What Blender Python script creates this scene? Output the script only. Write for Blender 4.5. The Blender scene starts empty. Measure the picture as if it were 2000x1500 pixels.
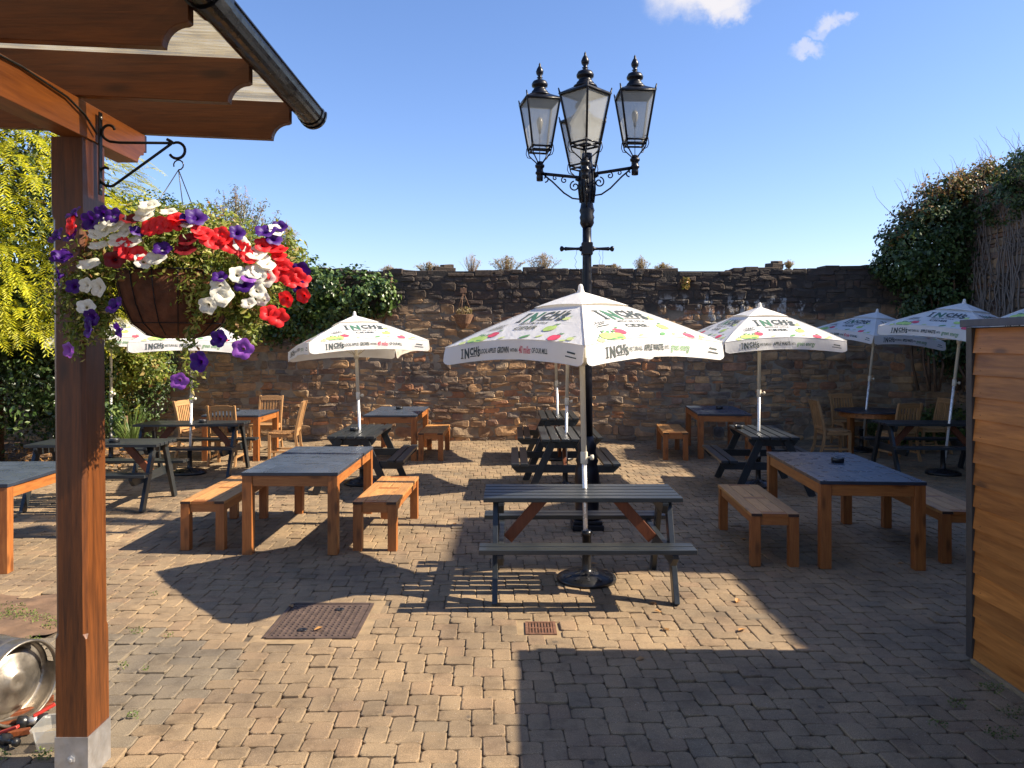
import bpy, bmesh, math, random
import numpy as np
from mathutils import Vector, Matrix, Euler
R = math.radians
random.seed(7)
rng = np.random.default_rng(7)
scn = bpy.context.scene
C = scn.collection

# ------------------------------------------------------------------ camera, sky, sun
F = 1530.0; HZ = 672.0; H = 1.9
cam_d = bpy.data.cameras.new('camera')
cam_d.lens = F / 2000 * 36; cam_d.sensor_width = 36
cam_d.shift_y = -(750 - HZ) / 2000
cam_d.clip_end = 2000; cam_d.clip_start = 0.05
cam = bpy.data.objects.new('camera', cam_d); C.objects.link(cam)
cam.location = (0, 0, H); cam.rotation_euler = (R(90), 0, 0)
scn.camera = cam
SUN = Vector((1.3, -0.08, 1.0)).normalized()      # towards the sun
sun_d = bpy.data.lights.new('sun', 'SUN'); sun_d.energy = 5.0; sun_d.angle = R(0.5); sun_d.color = (1.0, 0.88, 0.71)
sun = bpy.data.objects.new('sun', sun_d); C.objects.link(sun)
sun.rotation_euler = SUN.to_track_quat('Z', 'Y').to_euler()
world = bpy.data.worlds.new('World'); scn.world = world; world.use_nodes = True
wn = world.node_tree; wn.nodes.clear()
sky = wn.nodes.new('ShaderNodeTexSky'); sky.sky_type = 'NISHITA'; sky.sun_disc = False
sky.sun_elevation = math.asin(SUN.z); sky.sun_rotation = math.atan2(SUN.x, SUN.y)
sky.air_density = 1.0; sky.dust_density = 0.45; sky.ozone_density = 3.6; sky.altitude = 50
bg = wn.nodes.new('ShaderNodeBackground'); bg.inputs[1].default_value = 0.088
wo = wn.nodes.new('ShaderNodeOutputWorld')
wn.links.new(bg.outputs[0], wo.inputs[0])
scn.view_settings.view_transform = 'Standard'; scn.view_settings.look = 'None'
scn.view_settings.exposure = 1.32; scn.view_settings.gamma = 1.0
scn.cycles.max_bounces = 8; scn.cycles.transparent_max_bounces = 24

def pt(px, py, D):
    return Vector(((px - 1000) / F * D, D, H - (py - HZ) / F * D))

# small fair-weather clouds, drawn in the sky by direction
def clouds():
    N = wn.nodes; L = wn.links
    tc = N.new('ShaderNodeTexCoord')
    noi = N.new('ShaderNodeTexNoise'); noi.inputs['Scale'].default_value = 26; noi.inputs['Detail'].default_value = 9; noi.inputs['Roughness'].default_value = .62
    L.new(tc.outputs['Generated'], noi.inputs['Vector'])
    sub = N.new('ShaderNodeVectorMath'); sub.operation = 'SUBTRACT'; sub.inputs[1].default_value = (.5, .5, .5)
    L.new(noi.outputs['Color'], sub.inputs[0])
    sc = N.new('ShaderNodeVectorMath'); sc.operation = 'SCALE'; sc.inputs['Scale'].default_value = .055
    L.new(sub.outputs[0], sc.inputs[0])
    ad = N.new('ShaderNodeVectorMath'); ad.operation = 'ADD'
    L.new(tc.outputs['Generated'], ad.inputs[0]); L.new(sc.outputs[0], ad.inputs[1])
    total = None
    for px, py, rx, ry, amp in ((1395, 2, .046, .018, 1.0), (1425, 26, .022, .014, .9), (1350, -20, .05, .03, 1), (1628, 46, .018, .0075, .62), (1655, 36, .009, .007, .5), (1580, 90, .020, .006, .55), (1565, 93, .012, .006, .4), (1605, 62, .018, .005, .35)):
        d = (pt(px, py, 10) - Vector((0, 0, H))).normalized()
        s2 = N.new('ShaderNodeVectorMath'); s2.operation = 'SUBTRACT'; s2.inputs[1].default_value = d
        L.new(ad.outputs[0], s2.inputs[0])
        m = N.new('ShaderNodeVectorMath'); m.operation = 'MULTIPLY'; m.inputs[1].default_value = (1 / rx, 1 / rx, 1 / ry)
        L.new(s2.outputs[0], m.inputs[0])
        ln = N.new('ShaderNodeVectorMath'); ln.operation = 'LENGTH'; L.new(m.outputs[0], ln.inputs[0])
        mr = N.new('ShaderNodeMapRange'); mr.interpolation_type = 'SMOOTHSTEP'
        mr.inputs[1].default_value = .35; mr.inputs[2].default_value = 1.35; mr.inputs[3].default_value = amp; mr.inputs[4].default_value = 0
        L.new(ln.outputs['Value'], mr.inputs[0])
        if total is None: total = mr.outputs[0]
        else:
            mx = N.new('ShaderNodeMath'); mx.operation = 'MAXIMUM'; L.new(total, mx.inputs[0]); L.new(mr.outputs[0], mx.inputs[1]); total = mx.outputs[0]
    hs = N.new('ShaderNodeHueSaturation'); hs.inputs['Saturation'].default_value = 1.1; L.new(sky.outputs[0], hs.inputs['Color'])
    tn = N.new('ShaderNodeMix'); tn.data_type = 'RGBA'; tn.blend_type = 'MULTIPLY'; tn.inputs[0].default_value = 1; tn.inputs[7].default_value = (1.07, .955, 1.04, 1); L.new(hs.outputs[0], tn.inputs[6])
    mixc = N.new('ShaderNodeMix'); mixc.data_type = 'RGBA'
    L.new(total, mixc.inputs[0]); L.new(tn.outputs[2], mixc.inputs[6]); mixc.inputs[7].default_value = (4.2, 4.1, 4.3, 1)
    L.new(mixc.outputs[2], bg.inputs[0])
clouds()

# ------------------------------------------------------------------ materials
def nodes(name):
    m = bpy.data.materials.new(name); m.use_nodes = True
    nt = m.node_tree; b = nt.nodes['Principled BSDF']; return m, nt, b
def rgba(c): return (c[0], c[1], c[2], 1)
def ramp(nt, fac, cols, interp='LINEAR'):
    r = nt.nodes.new('ShaderNodeValToRGB'); r.color_ramp.interpolation = interp
    el = r.color_ramp.elements
    while len(el) < len(cols): el.new(.5)
    for i, c in enumerate(cols):
        if len(c) == 2: el[i].position = c[0]; el[i].color = rgba(c[1])
        else: el[i].position = i / max(1, len(cols) - 1); el[i].color = rgba(c)
    if fac is not None: nt.links.new(fac, r.inputs[0])
    return r.outputs[0]
def noise(nt, vec, scale, detail=6, rough=.55, dist=0):
    n = nt.nodes.new('ShaderNodeTexNoise'); n.inputs['Scale'].default_value = scale; n.inputs['Detail'].default_value = detail
    n.inputs['Roughness'].default_value = rough; n.inputs['Distortion'].default_value = dist
    nt.links.new(vec, n.inputs['Vector']); return n.outputs['Fac']
def mapping(nt, sc, coord='Object'):
    t = nt.nodes.new('ShaderNodeTexCoord'); mp = nt.nodes.new('ShaderNodeMapping'); mp.inputs['Scale'].default_value = sc
    nt.links.new(t.outputs[coord], mp.inputs['Vector']); return mp.outputs[0]
def mix(nt, a, b, fac, mode='MIX'):
    m = nt.nodes.new('ShaderNodeMix'); m.data_type = 'RGBA'; m.blend_type = mode
    for s, v in ((0, fac), (6, a), (7, b)):
        if hasattr(v, 'is_linked') or hasattr(v, 'links'): nt.links.new(v, m.inputs[s])
        elif s == 0: m.inputs[0].default_value = v
        else: m.inputs[s].default_value = rgba(v)
    return m.outputs[2]
def math_n(nt, op, a, b=0.0, clamp=False):
    m = nt.nodes.new('ShaderNodeMath'); m.operation = op; m.use_clamp = clamp
    for i, v in ((0, a), (1, b)):
        if isinstance(v, (int, float)): m.inputs[i].default_value = v
        else: nt.links.new(v, m.inputs[i])
    return m.outputs[0]
def island(nt):
    g = nt.nodes.new('ShaderNodeNewGeometry'); return g.outputs['Random Per Island']
def maprange(nt, v, a, b, c=0, d=1, smooth=True):
    m = nt.nodes.new('ShaderNodeMapRange'); m.interpolation_type = 'SMOOTHSTEP' if smooth else 'LINEAR'
    nt.links.new(v, m.inputs[0])
    for i, x in ((1, a), (2, b), (3, c), (4, d)): m.inputs[i].default_value = x
    return m.outputs[0]
def bump(nt, b, h, strength=.3, dist=.01):
    n = nt.nodes.new('ShaderNodeBump'); n.inputs['Strength'].default_value = strength; n.inputs['Distance'].default_value = dist
    nt.links.new(h, n.inputs['Height']); nt.links.new(n.outputs[0], b.inputs['Normal'])
def isl_value(nt, col, amt):
    h = nt.nodes.new('ShaderNodeHueSaturation'); nt.links.new(col, h.inputs['Color'])
    v = maprange(nt, island(nt), 0, 1, 1 - amt, 1 + amt, False); nt.links.new(v, h.inputs['Value']); return h.outputs[0]

def plain(name, c, rough=.5, metal=0, var=.15, sc=6, bmp=.1, bs=60, isl=0):
    m, nt, b = nodes(name); v = mapping(nt, (1, 1, 1))
    col = ramp(nt, noise(nt, v, sc), [(.3, [x * (1 - var) for x in c]), (.7, [min(1, x * (1 + var)) for x in c])])
    if isl: col = isl_value(nt, col, isl)
    nt.links.new(col, b.inputs['Base Color'])
    b.inputs['Metallic'].default_value = metal
    rr = maprange(nt, noise(nt, v, sc * 2.3), .3, .7, max(0, rough - .1), min(1, rough + .1)); nt.links.new(rr, b.inputs['Roughness'])
    if bmp: bump(nt, b, noise(nt, v, bs), bmp, .003)
    return m

def wood(name, c1, c2, axis='x', rough=.5, isl=.18, sc=1.0, knots=True, grain=1.0):
    m, nt, b = nodes(name)
    s = {'x': (1.2, 16, 16), 'y': (16, 1.2, 16), 'z': (16, 16, 1.2)}[axis]
    # shift the pattern per board
    t = nt.nodes.new('ShaderNodeTexCoord'); isl_o = island(nt)
    add = nt.nodes.new('ShaderNodeVectorMath'); add.operation = 'ADD'; nt.links.new(t.outputs['Object'], add.inputs[0])
    comb = nt.nodes.new('ShaderNodeCombineXYZ'); k = math_n(nt, 'MULTIPLY', isl_o, 37.0)
    for i in range(3): nt.links.new(k, comb.inputs[i])
    nt.links.new(comb.outputs[0], add.inputs[1])
    mp = nt.nodes.new('ShaderNodeMapping'); mp.inputs['Scale'].default_value = [q * sc for q in s]; nt.links.new(add.outputs[0], mp.inputs[0])
    n1 = noise(nt, mp.outputs[0], 2.2, 5, .6, .8)
    n2 = noise(nt, mp.outputs[0], 11, 3, .5)
    f = math_n(nt, 'ADD', math_n(nt, 'MULTIPLY', n1, .7), math_n(nt, 'MULTIPLY', n2, .3))
    col = ramp(nt, f, [(.32, c1), (.5, [(a + d) / 2 for a, d in zip(c1, c2)]), (.68, c2)])
    if knots:
        mk = nt.nodes.new('ShaderNodeMapping'); ks = {'x': (2.2, 7, 7), 'y': (7, 2.2, 7), 'z': (7, 7, 2.2)}[axis]
        mk.inputs['Scale'].default_value = ks; nt.links.new(add.outputs[0], mk.inputs[0])
        vo = nt.nodes.new('ShaderNodeTexVoronoi'); nt.links.new(mk.outputs[0], vo.inputs['Vector']); vo.inputs['Scale'].default_value = 1
        kf = maprange(nt, vo.outputs['Distance'], .05, .22, .75, 0)
        col = mix(nt, col, [x * .35 for x in c1], kf)
    col = isl_value(nt, col, isl)
    nt.links.new(col, b.inputs['Base Color']); b.inputs['Roughness'].default_value = rough
    bump(nt, b, f, .35 * grain, .004)
    return m

def leafmat(name, cols, trans=.35, rough=.5, hue=0):
    m, nt, b = nodes(name)
    col = ramp(nt, island(nt), cols)
    v = mapping(nt, (1, 1, 1)); n = noise(nt, v, 1.8, 4)
    h = nt.nodes.new('ShaderNodeHueSaturation'); nt.links.new(col, h.inputs['Color']); nt.links.new(maprange(nt, n, .3, .7, .75, 1.3), h.inputs['Value'])
    nt.links.new(h.outputs[0], b.inputs['Base Color']); b.inputs['Roughness'].default_value = rough
    tr = nt.nodes.new('ShaderNodeBsdfTranslucent'); nt.links.new(h.outputs[0], tr.inputs[0])
    ms = nt.nodes.new('ShaderNodeMixShader'); ms.inputs[0].default_value = trans
    nt.links.new(b.outputs[0], ms.inputs[1]); nt.links.new(tr.outputs[0], ms.inputs[2])
    nt.links.new(ms.outputs[0], nt.nodes['Material Output'].inputs[0])
    return m

def stone_mat(name, dark_top=True, grey=0.0):
    m, nt, b = nodes(name); v = mapping(nt, (1, 1, 1))
    cols = [(.0, (.105, .075, .05)), (.12, (.19, .115, .06)), (.26, (.066, .05, .04)), (.4, (.24, .15, .075)), (.5, (.17, .125, .082)), (.6, (.075, .068, .066)), (.7, (.26, .16, .08)), (.8, (.125, .075, .05)), (.88, (.23, .1, .042)), (.95, (.09, .085, .085)), (1.0, (.21, .155, .1))]
    col = ramp(nt, island(nt), cols, 'LINEAR')
    n = noise(nt, v, 9, 8, .65)
    col = mix(nt, col, ramp(nt, n, [(.3, (1.5, 1.45, 1.36)), (.72, (3.0, 2.85, 2.55))]), 1.0, 'MULTIPLY')
    if grey: col = mix(nt, col, (.105, .1, .095), grey)
    else: col = mix(nt, col, (.19, .15, .11), .22)
    # iron staining and weathering
    n2 = noise(nt, v, 1.3, 5)
    col = mix(nt, col, ramp(nt, n2, [(.38, (.62, .6, .62)), (.62, (1.18, 1.12, 1.0))]), 1.0, 'MULTIPLY')
    if dark_top:
        sep = nt.nodes.new('ShaderNodeSeparateXYZ'); nt.links.new(v, sep.inputs[0])
        zz = math_n(nt, 'ADD', sep.outputs[2], math_n(nt, 'MULTIPLY', math_n(nt, 'SUBTRACT', noise(nt, v, .9, 5), .5), 1.1))
        dk = maprange(nt, zz, 2.42, 2.72, 0, .9)
        col = mix(nt, col, mix(nt, (.016, .014, .013), (.07, .057, .047), noise(nt, v, 5)), dk)
        # lime runs
        mv = mapping(nt, (3.2, 1, 2.0)); ln = noise(nt, mv, 1.6, 8, .7)
        lz = math_n(nt, 'MULTIPLY', maprange(nt, sep.outputs[2], 2.2, 2.38), maprange(nt, sep.outputs[2], 2.95, 2.7))
        band = math_n(nt, 'MULTIPLY', maprange(nt, sep.outputs[0], 1.6, 3.4), maprange(nt, sep.outputs[0], 6.6, 5.2))
        band = math_n(nt, 'ADD', math_n(nt, 'MULTIPLY', band, .14), -0.02)
        lf = maprange(nt, math_n(nt, 'ADD', ln, band), .63, .72)
        col = mix(nt, col, (.42, .4, .36), math_n(nt, 'MULTIPLY', lf, lz))
    nt.links.new(col, b.inputs['Base Color']); b.inputs['Roughness'].default_value = .9
    bump(nt, b, noise(nt, v, 26, 8, .7), .8, .02)
    return m

def paver_mat(name, cols):
    m, nt, b = nodes(name); v = mapping(nt, (1, 1, 1))
    col = ramp(nt, island(nt), cols)
    col = mix(nt, col, ramp(nt, noise(nt, v, 240, 3, .7), [(.3, (.5, .48, .46)), (.7, (1.5, 1.5, 1.5))]), 1.0, 'MULTIPLY')
    col = mix(nt, col, ramp(nt, noise(nt, v, 1.1, 6, .6), [(.32, (.66, .66, .68)), (.68, (1.2, 1.17, 1.12))]), 1.0, 'MULTIPLY')
    vo = nt.nodes.new('ShaderNodeTexVoronoi'); vo.inputs['Scale'].default_value = 70; nt.links.new(v, vo.inputs['Vector'])
    sp = math_n(nt, 'MULTIPLY', maprange(nt, vo.outputs['Distance'], .1, .16, 1, 0), maprange(nt, noise(nt, v, 13), .52, .6))
    col = mix(nt, col, (.5, .46, .4), math_n(nt, 'MULTIPLY', sp, .7))
    v2 = nt.nodes.new('ShaderNodeTexVoronoi'); v2.inputs['Scale'].default_value = 3.1; nt.links.new(v, v2.inputs['Vector'])
    col = mix(nt, col, (.05, .042, .036), math_n(nt, 'MULTIPLY', maprange(nt, v2.outputs['Distance'], .045, .075, 1, 0), .55))
    col = mix(nt, col, ramp(nt, noise(nt, v, 4.5, 7, .75), [(.36, (.7, .68, .66)), (.5, (1, 1, 1)), (.7, (1.15, 1.14, 1.12))]), 1.0, 'MULTIPLY')
    nt.links.new(col, b.inputs['Base Color']); b.inputs['Roughness'].default_value = .85
    bump(nt, b, noise(nt, v, 150, 4, .7), .6, .006)
    return m

MT = {}
MT['teak_x'] = wood('teak_x', (.23, .068, .013), (.44, .165, .038), 'x', .48)
MT['teak_y'] = wood('teak_y', (.23, .068, .013), (.44, .165, .038), 'y', .48)
MT['teak_z'] = wood('teak_z', (.21, .06, .011), (.40, .142, .032), 'z', .48)
MT['seat_y'] = wood('seat_y', (.33, .145, .042), (.57, .285, .09), 'y', .5)
MT['ctk_x'] = wood('chair_x', (.3, .15, .055), (.5, .28, .12), 'x', .55)
MT['ctk_y'] = wood('chair_y', (.3, .15, .055), (.5, .28, .12), 'y', .55)
MT['ctk_z'] = wood('chair_z', (.28, .14, .05), (.48, .27, .115), 'z', .55)
MT['endgrain'] = plain('endgrain', (.035, .014, .007), .6)
MT['brace'] = wood('brace', (.1, .024, .006), (.2, .052, .012), 'z', .55)
MT['post'] = wood('post_wood', (.04, .012, .0026), (.17, .05, .009), 'z', .42, isl=0, sc=.7)
MT['beam_y'] = wood('beam_wood', (.15, .042, .008), (.3, .095, .018), 'y', .42, isl=0, sc=.7)
MT['rafter'] = wood('rafter_wood', (.07, .02, .004), (.18, .054, .010), 'x', .45, isl=.1, sc=.7)
MT['shed'] = wood('shed_wood', (.23, .068, .009), (.54, .2, .038), 'y', .42, isl=.2, sc=.45, grain=1.6)
for ax in 'xyz':
    MT['paint_' + ax] = wood('green_grey_paint_' + ax, (.013, .016, .018), (.031, .036, .039), ax, .36, isl=.22, knots=False, grain=.8)
MT['slate'] = plain('slate_top', (.055, .072, .1), .33, 0, .16, 3, .08, 40, isl=.1)
MT['slate_edge'] = plain('slate_edge', (.022, .03, .045), .4, 0, .2)
MT['iron'] = plain('black_iron', (.004, .0045, .008), .38, 0, .3, 8, .2, 50)
MT['steel'] = plain('galvanised', (.42, .42, .42), .42, .75, .2, 14, .1)
MT['keg'] = plain('keg_steel', (.27, .24, .2), .42, .85, .45, 7, .4, 30)
MT['pole_w'] = plain('cream_pole', (.62, .56, .44), .4, 0, .05)
MT['pole_m'] = plain('bright_pole', (.78, .77, .75), .3, .4, .05)
MT['black'] = plain('black_plastic', (.012, .012, .013), .35, 0, .2, 8, .15)
MT['redp'] = plain('red_plastic', (.4, .03, .02), .4)
MT['rust'] = plain('rusty_iron', (.085, .056, .042), .7, .2, .35, 14, .4, 60)
MT['drain'] = plain('rusty_grate', (.15, .07, .04), .75, .1, .4, 20, .4, 60)
MT['mortar'] = plain('pale_mortar', (.25, .175, .095), .9, 0, .25, 9, .5, 80)
MT['bed'] = plain('joint_sand', (.085, .064, .043), .95, 0, .3, 6, .5, 90)
MT['walljoint'] = plain('wall_mortar', (.27, .215, .15), .95, 0, .4, 4, .9, 30)
def joint_mat():
    m, nt, b = nodes('wall_mortar_aged'); v = mapping(nt, (1, 1, 1)); sep = nt.nodes.new('ShaderNodeSeparateXYZ'); nt.links.new(v, sep.inputs[0])
    zz = math_n(nt, 'ADD', sep.outputs[2], math_n(nt, 'MULTIPLY', math_n(nt, 'SUBTRACT', noise(nt, v, .9, 5), .5), 1.1))
    col = ramp(nt, noise(nt, v, 4), [(.3, (.17, .135, .095)), (.7, (.3, .24, .165))])
    col = mix(nt, col, (.03, .026, .023), maprange(nt, zz, 2.4, 2.7, 0, .92)); nt.links.new(col, b.inputs['Base Color']); b.inputs['Roughness'].default_value = .95
    bump(nt, b, noise(nt, v, 30, 6), .9, .01); return m
MT['walljoint'] = joint_mat()
MT['walljoint_d'] = plain('side_wall_mortar', (.07, .064, .056), .95, 0, .4, 4, .9, 30)
MT['soil'] = plain('soil', (.15, .088, .048), .95, 0, .4, 7, .9, 40)
MT['kerb'] = plain('kerb_stone', (.45, .33, .17), .85, 0, .2, 8, .5)
MT['stone'] = stone_mat('rubble_stone')
MT['stone_side'] = stone_mat('grey_rubble', False, .55)
MT['pave'] = paver_mat('tan_paver', [(0, (.205, .147, .084)), (.25, (.252, .180, .103)), (.5, (.222, .162, .095)), (.75, (.265, .187, .105)), (.9, (.236, .16, .092)), (1, (.192, .146, .09))])
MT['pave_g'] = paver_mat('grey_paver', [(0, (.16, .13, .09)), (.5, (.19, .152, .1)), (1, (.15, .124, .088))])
MT['gutter'] = plain('gutter_plastic', (.005, .005, .006), .2, 0, .2, 8, .05)
for k_ in ('iron', 'gutter'): MT[k_].node_tree.nodes['Principled BSDF'].inputs['Specular IOR Level'].default_value = .3
MT['liner'] = plain('coco_liner', (.1, .034, .013), .9, 0, .45, 18, .9, 60)
MT['felt'] = plain('roof_trim', (.075, .08, .095), .6, 0, .15)
MT['dtrim'] = plain('dark_trim', (.05, .045, .04), .5, 0, .15)
MT['bark'] = plain('bark', (.13, .075, .04), .9, 0, .4, 9, .9, 30)
MT['wicker'] = plain('wicker', (.19, .1, .055), .8, 0, .4, 30, .8, 60)
MT['bulb'] = plain('bulb', (.6, .55, .45), .2, 0, .05)
MT['dry'] = leafmat('dry_leaf', [(0, (.3, .13, .04)), (.5, (.45, .25, .08)), (1, (.2, .09, .03))], .2)
MT['ivy'] = leafmat('ivy_leaf', [(0, (.022, .05, .012)), (.4, (.05, .095, .02)), (.75, (.085, .14, .03)), (1, (.14, .19, .045))], .22, .38)
MT['ivyd'] = leafmat('dark_ivy', [(0, (.022, .045, .014)), (.5, (.05, .09, .022)), (1, (.09, .13, .035))], .2, .42)
MT['autumn'] = leafmat('autumn_leaf', [(0, (.09, .11, .025)), (.4, (.2, .17, .04)), (.7, (.3, .13, .04)), (1, (.4, .27, .12))], .35)
MT['gold'] = leafmat('gold_conifer', [(0, (.27, .3, .012)), (.4, (.45, .44, .015)), (.75, (.62, .55, .02)), (1, (.2, .26, .015))], .45)
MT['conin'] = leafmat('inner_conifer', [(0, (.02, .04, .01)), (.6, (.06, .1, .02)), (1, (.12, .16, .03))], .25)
MT['laurel'] = leafmat('laurel_leaf', [(0, (.015, .035, .01)), (.5, (.035, .07, .016)), (.85, (.07, .11, .03)), (1, (.2, .24, .08))], .25, .32)
MT['bud'] = leafmat('grey_green_leaf', [(0, (.09, .11, .06)), (.5, (.17, .19, .1)), (.8, (.25, .25, .15)), (1, (.34, .2, .11))], .3)
MT['grassy'] = leafmat('blade_leaf', [(0, (.09, .16, .03)), (.6, (.17, .25, .06)), (1, (.3, .36, .12))], .35)
MT['moss'] = leafmat('weed_leaf', [(0, (.05, .08, .012)), (.6, (.1, .14, .02)), (1, (.16, .19, .04))], .3)
MT['bask'] = leafmat('petunia_leaf', [(0, (.07, .11, .015)), (.4, (.17, .22, .03)), (.75, (.33, .35, .06)), (.9, (.42, .36, .12)), (1, (.3, .13, .05))], .4)
MT['tuft'] = leafmat('dry_tuft', [(0, (.2, .15, .06)), (.5, (.36, .25, .11)), (.8, (.26, .26, .08)), (1, (.3, .15, .08))], .3)
def petal(name, c, edge=1.0):
    m, nt, b = nodes(name); col = isl_value(nt, ramp(nt, noise(nt, mapping(nt, (1, 1, 1)), 60, 3), [(.35, [x * .8 for x in c]), (.65, c)]), .0)
    nt.links.new(col, b.inputs['Base Color']); b.inputs['Roughness'].default_value = .55
    tr = nt.nodes.new('ShaderNodeBsdfTranslucent'); nt.links.new(col, tr.inputs[0])
    ms = nt.nodes.new('ShaderNodeMixShader'); ms.inputs[0].default_value = .35
    nt.links.new(b.outputs[0], ms.inputs[1]); nt.links.new(tr.outputs[0], ms.inputs[2]); nt.links.new(ms.outputs[0], nt.nodes['Material Output'].inputs[0]); return m
MT['fl_w'] = petal('white_petal', (.9, .87, .74)); MT['fl_r'] = petal('red_petal', (.85, .02, .025))
MT['fl_p'] = petal('purple_petal', (.055, .004, .19)); MT['fl_d'] = petal('dark_red_petal', (.2, .006, .012)); MT['fl_l'] = petal('lilac_petal', (.32, .09, .5))
MT['throat'] = petal('flower_throat', (.35, .33, .08)); MT['throat_d'] = petal('flower_throat_dark', (.03, .003, .03))
def fabric():
    m, nt, b = nodes('white_canvas'); v = mapping(nt, (1, 1, 1))
    col = ramp(nt, noise(nt, v, 3.5, 6), [(.3, (.80, .785, .75)), (.65, (.88, .87, .85))])
    nt.links.new(col, b.inputs['Base Color']); b.inputs['Roughness'].default_value = .75
    tr = nt.nodes.new('ShaderNodeBsdfTranslucent'); tr.inputs[0].default_value = (.85, .78, .64, 1)
    ms = nt.nodes.new('ShaderNodeMixShader'); ms.inputs[0].default_value = .36
    nt.links.new(b.outputs[0], ms.inputs[1]); nt.links.new(tr.outputs[0], ms.inputs[2]); nt.links.new(ms.outputs[0], nt.nodes['Material Output'].inputs[0])
    bump(nt, b, noise(nt, mapping(nt, (1, 1, .4)), 4.5, 4, .6, .8), .35, .03)
    return m
MT['canvas'] = fabric()
MT['ink'] = plain('black_print', (.05, .065, .06), .7, 0, .05, 5, 0); MT['inkg'] = plain('dark_green_print', (.05, .15, .09), .7, 0, .05, 5, 0)
MT['green'] = plain('apple_green_print', (.42, .56, .14), .7, 0, .2, 12, 0); MT['lime'] = plain('lime_print', (.55, .62, .22), .7, 0, .1, 5, 0)
MT['redi'] = plain('apple_red_print', (.62, .06, .1), .7, 0, .25, 12, 0); MT['leafi'] = plain('leaf_print', (.1, .26, .09), .7, 0, .1, 5, 0)
def poly():
    m, nt, b = nodes('polycarbonate'); v = mapping(nt, (1, 1, 1))
    st = noise(nt, mapping(nt, (1.2, 9, 1)), 2.0, 6, .7)
    sep = nt.nodes.new('ShaderNodeSeparateXYZ'); nt.links.new(v, sep.inputs[0])
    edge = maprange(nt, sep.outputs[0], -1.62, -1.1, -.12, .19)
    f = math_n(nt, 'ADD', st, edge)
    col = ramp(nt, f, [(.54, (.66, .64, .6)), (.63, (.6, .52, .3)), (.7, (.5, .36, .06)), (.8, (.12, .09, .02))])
    wv = nt.nodes.new('ShaderNodeTexWave'); wv.bands_direction = 'Y'; wv.inputs['Scale'].default_value = 22; nt.links.new(v, wv.inputs[0])
    col = mix(nt, col, (.3, .28, .24), math_n(nt, 'MULTIPLY', wv.outputs['Fac'], .25))
    nt.links.new(col, b.inputs['Base Color']); b.inputs['Roughness'].default_value = .35
    tr = nt.nodes.new('ShaderNodeBsdfTranslucent'); nt.links.new(col, tr.inputs[0])
    ms = nt.nodes.new('ShaderNodeMixShader'); ms.inputs[0].default_value = .75
    nt.links.new(b.outputs[0], ms.inputs[1]); nt.links.new(tr.outputs[0], ms.inputs[2])
    tp = nt.nodes.new('ShaderNodeBsdfTransparent'); tp.inputs[0].default_value = (.9, .86, .78, 1); m2 = nt.nodes.new('ShaderNodeMixShader'); m2.inputs[0].default_value = .62
    nt.links.new(ms.outputs[0], m2.inputs[1]); nt.links.new(tp.outputs[0], m2.inputs[2]); nt.links.new(m2.outputs[0], nt.nodes['Material Output'].inputs[0]); return m
MT['poly'] = poly()
def glassy(name, col, alpha, rough=.3):
    m, nt, b = nodes(name); v = mapping(nt, (1, 1, 1))
    c = ramp(nt, noise(nt, v, 6), [(.3, [x * .85 for x in col]), (.7, col)]); nt.links.new(c, b.inputs['Base Color']); b.inputs['Roughness'].default_value = rough
    tr = nt.nodes.new('ShaderNodeBsdfTranslucent'); nt.links.new(c, tr.inputs[0])
    m1 = nt.nodes.new('ShaderNodeMixShader'); m1.inputs[0].default_value = .5; nt.links.new(b.outputs[0], m1.inputs[1]); nt.links.new(tr.outputs[0], m1.inputs[2])
    tp = nt.nodes.new('ShaderNodeBsdfTransparent'); m2 = nt.nodes.new('ShaderNodeMixShader'); m2.inputs[0].default_value = alpha
    nt.links.new(tp.outputs[0], m2.inputs[1]); nt.links.new(m1.outputs[0], m2.inputs[2]); nt.links.new(m2.outputs[0], nt.nodes['Material Output'].inputs[0]); return m
MT['frost'] = glassy('frosted_glass', (.5, .5, .46), .6)
MT['tub'] = glassy('clear_plastic', (.75, .75, .7), .38, .15)

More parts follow.
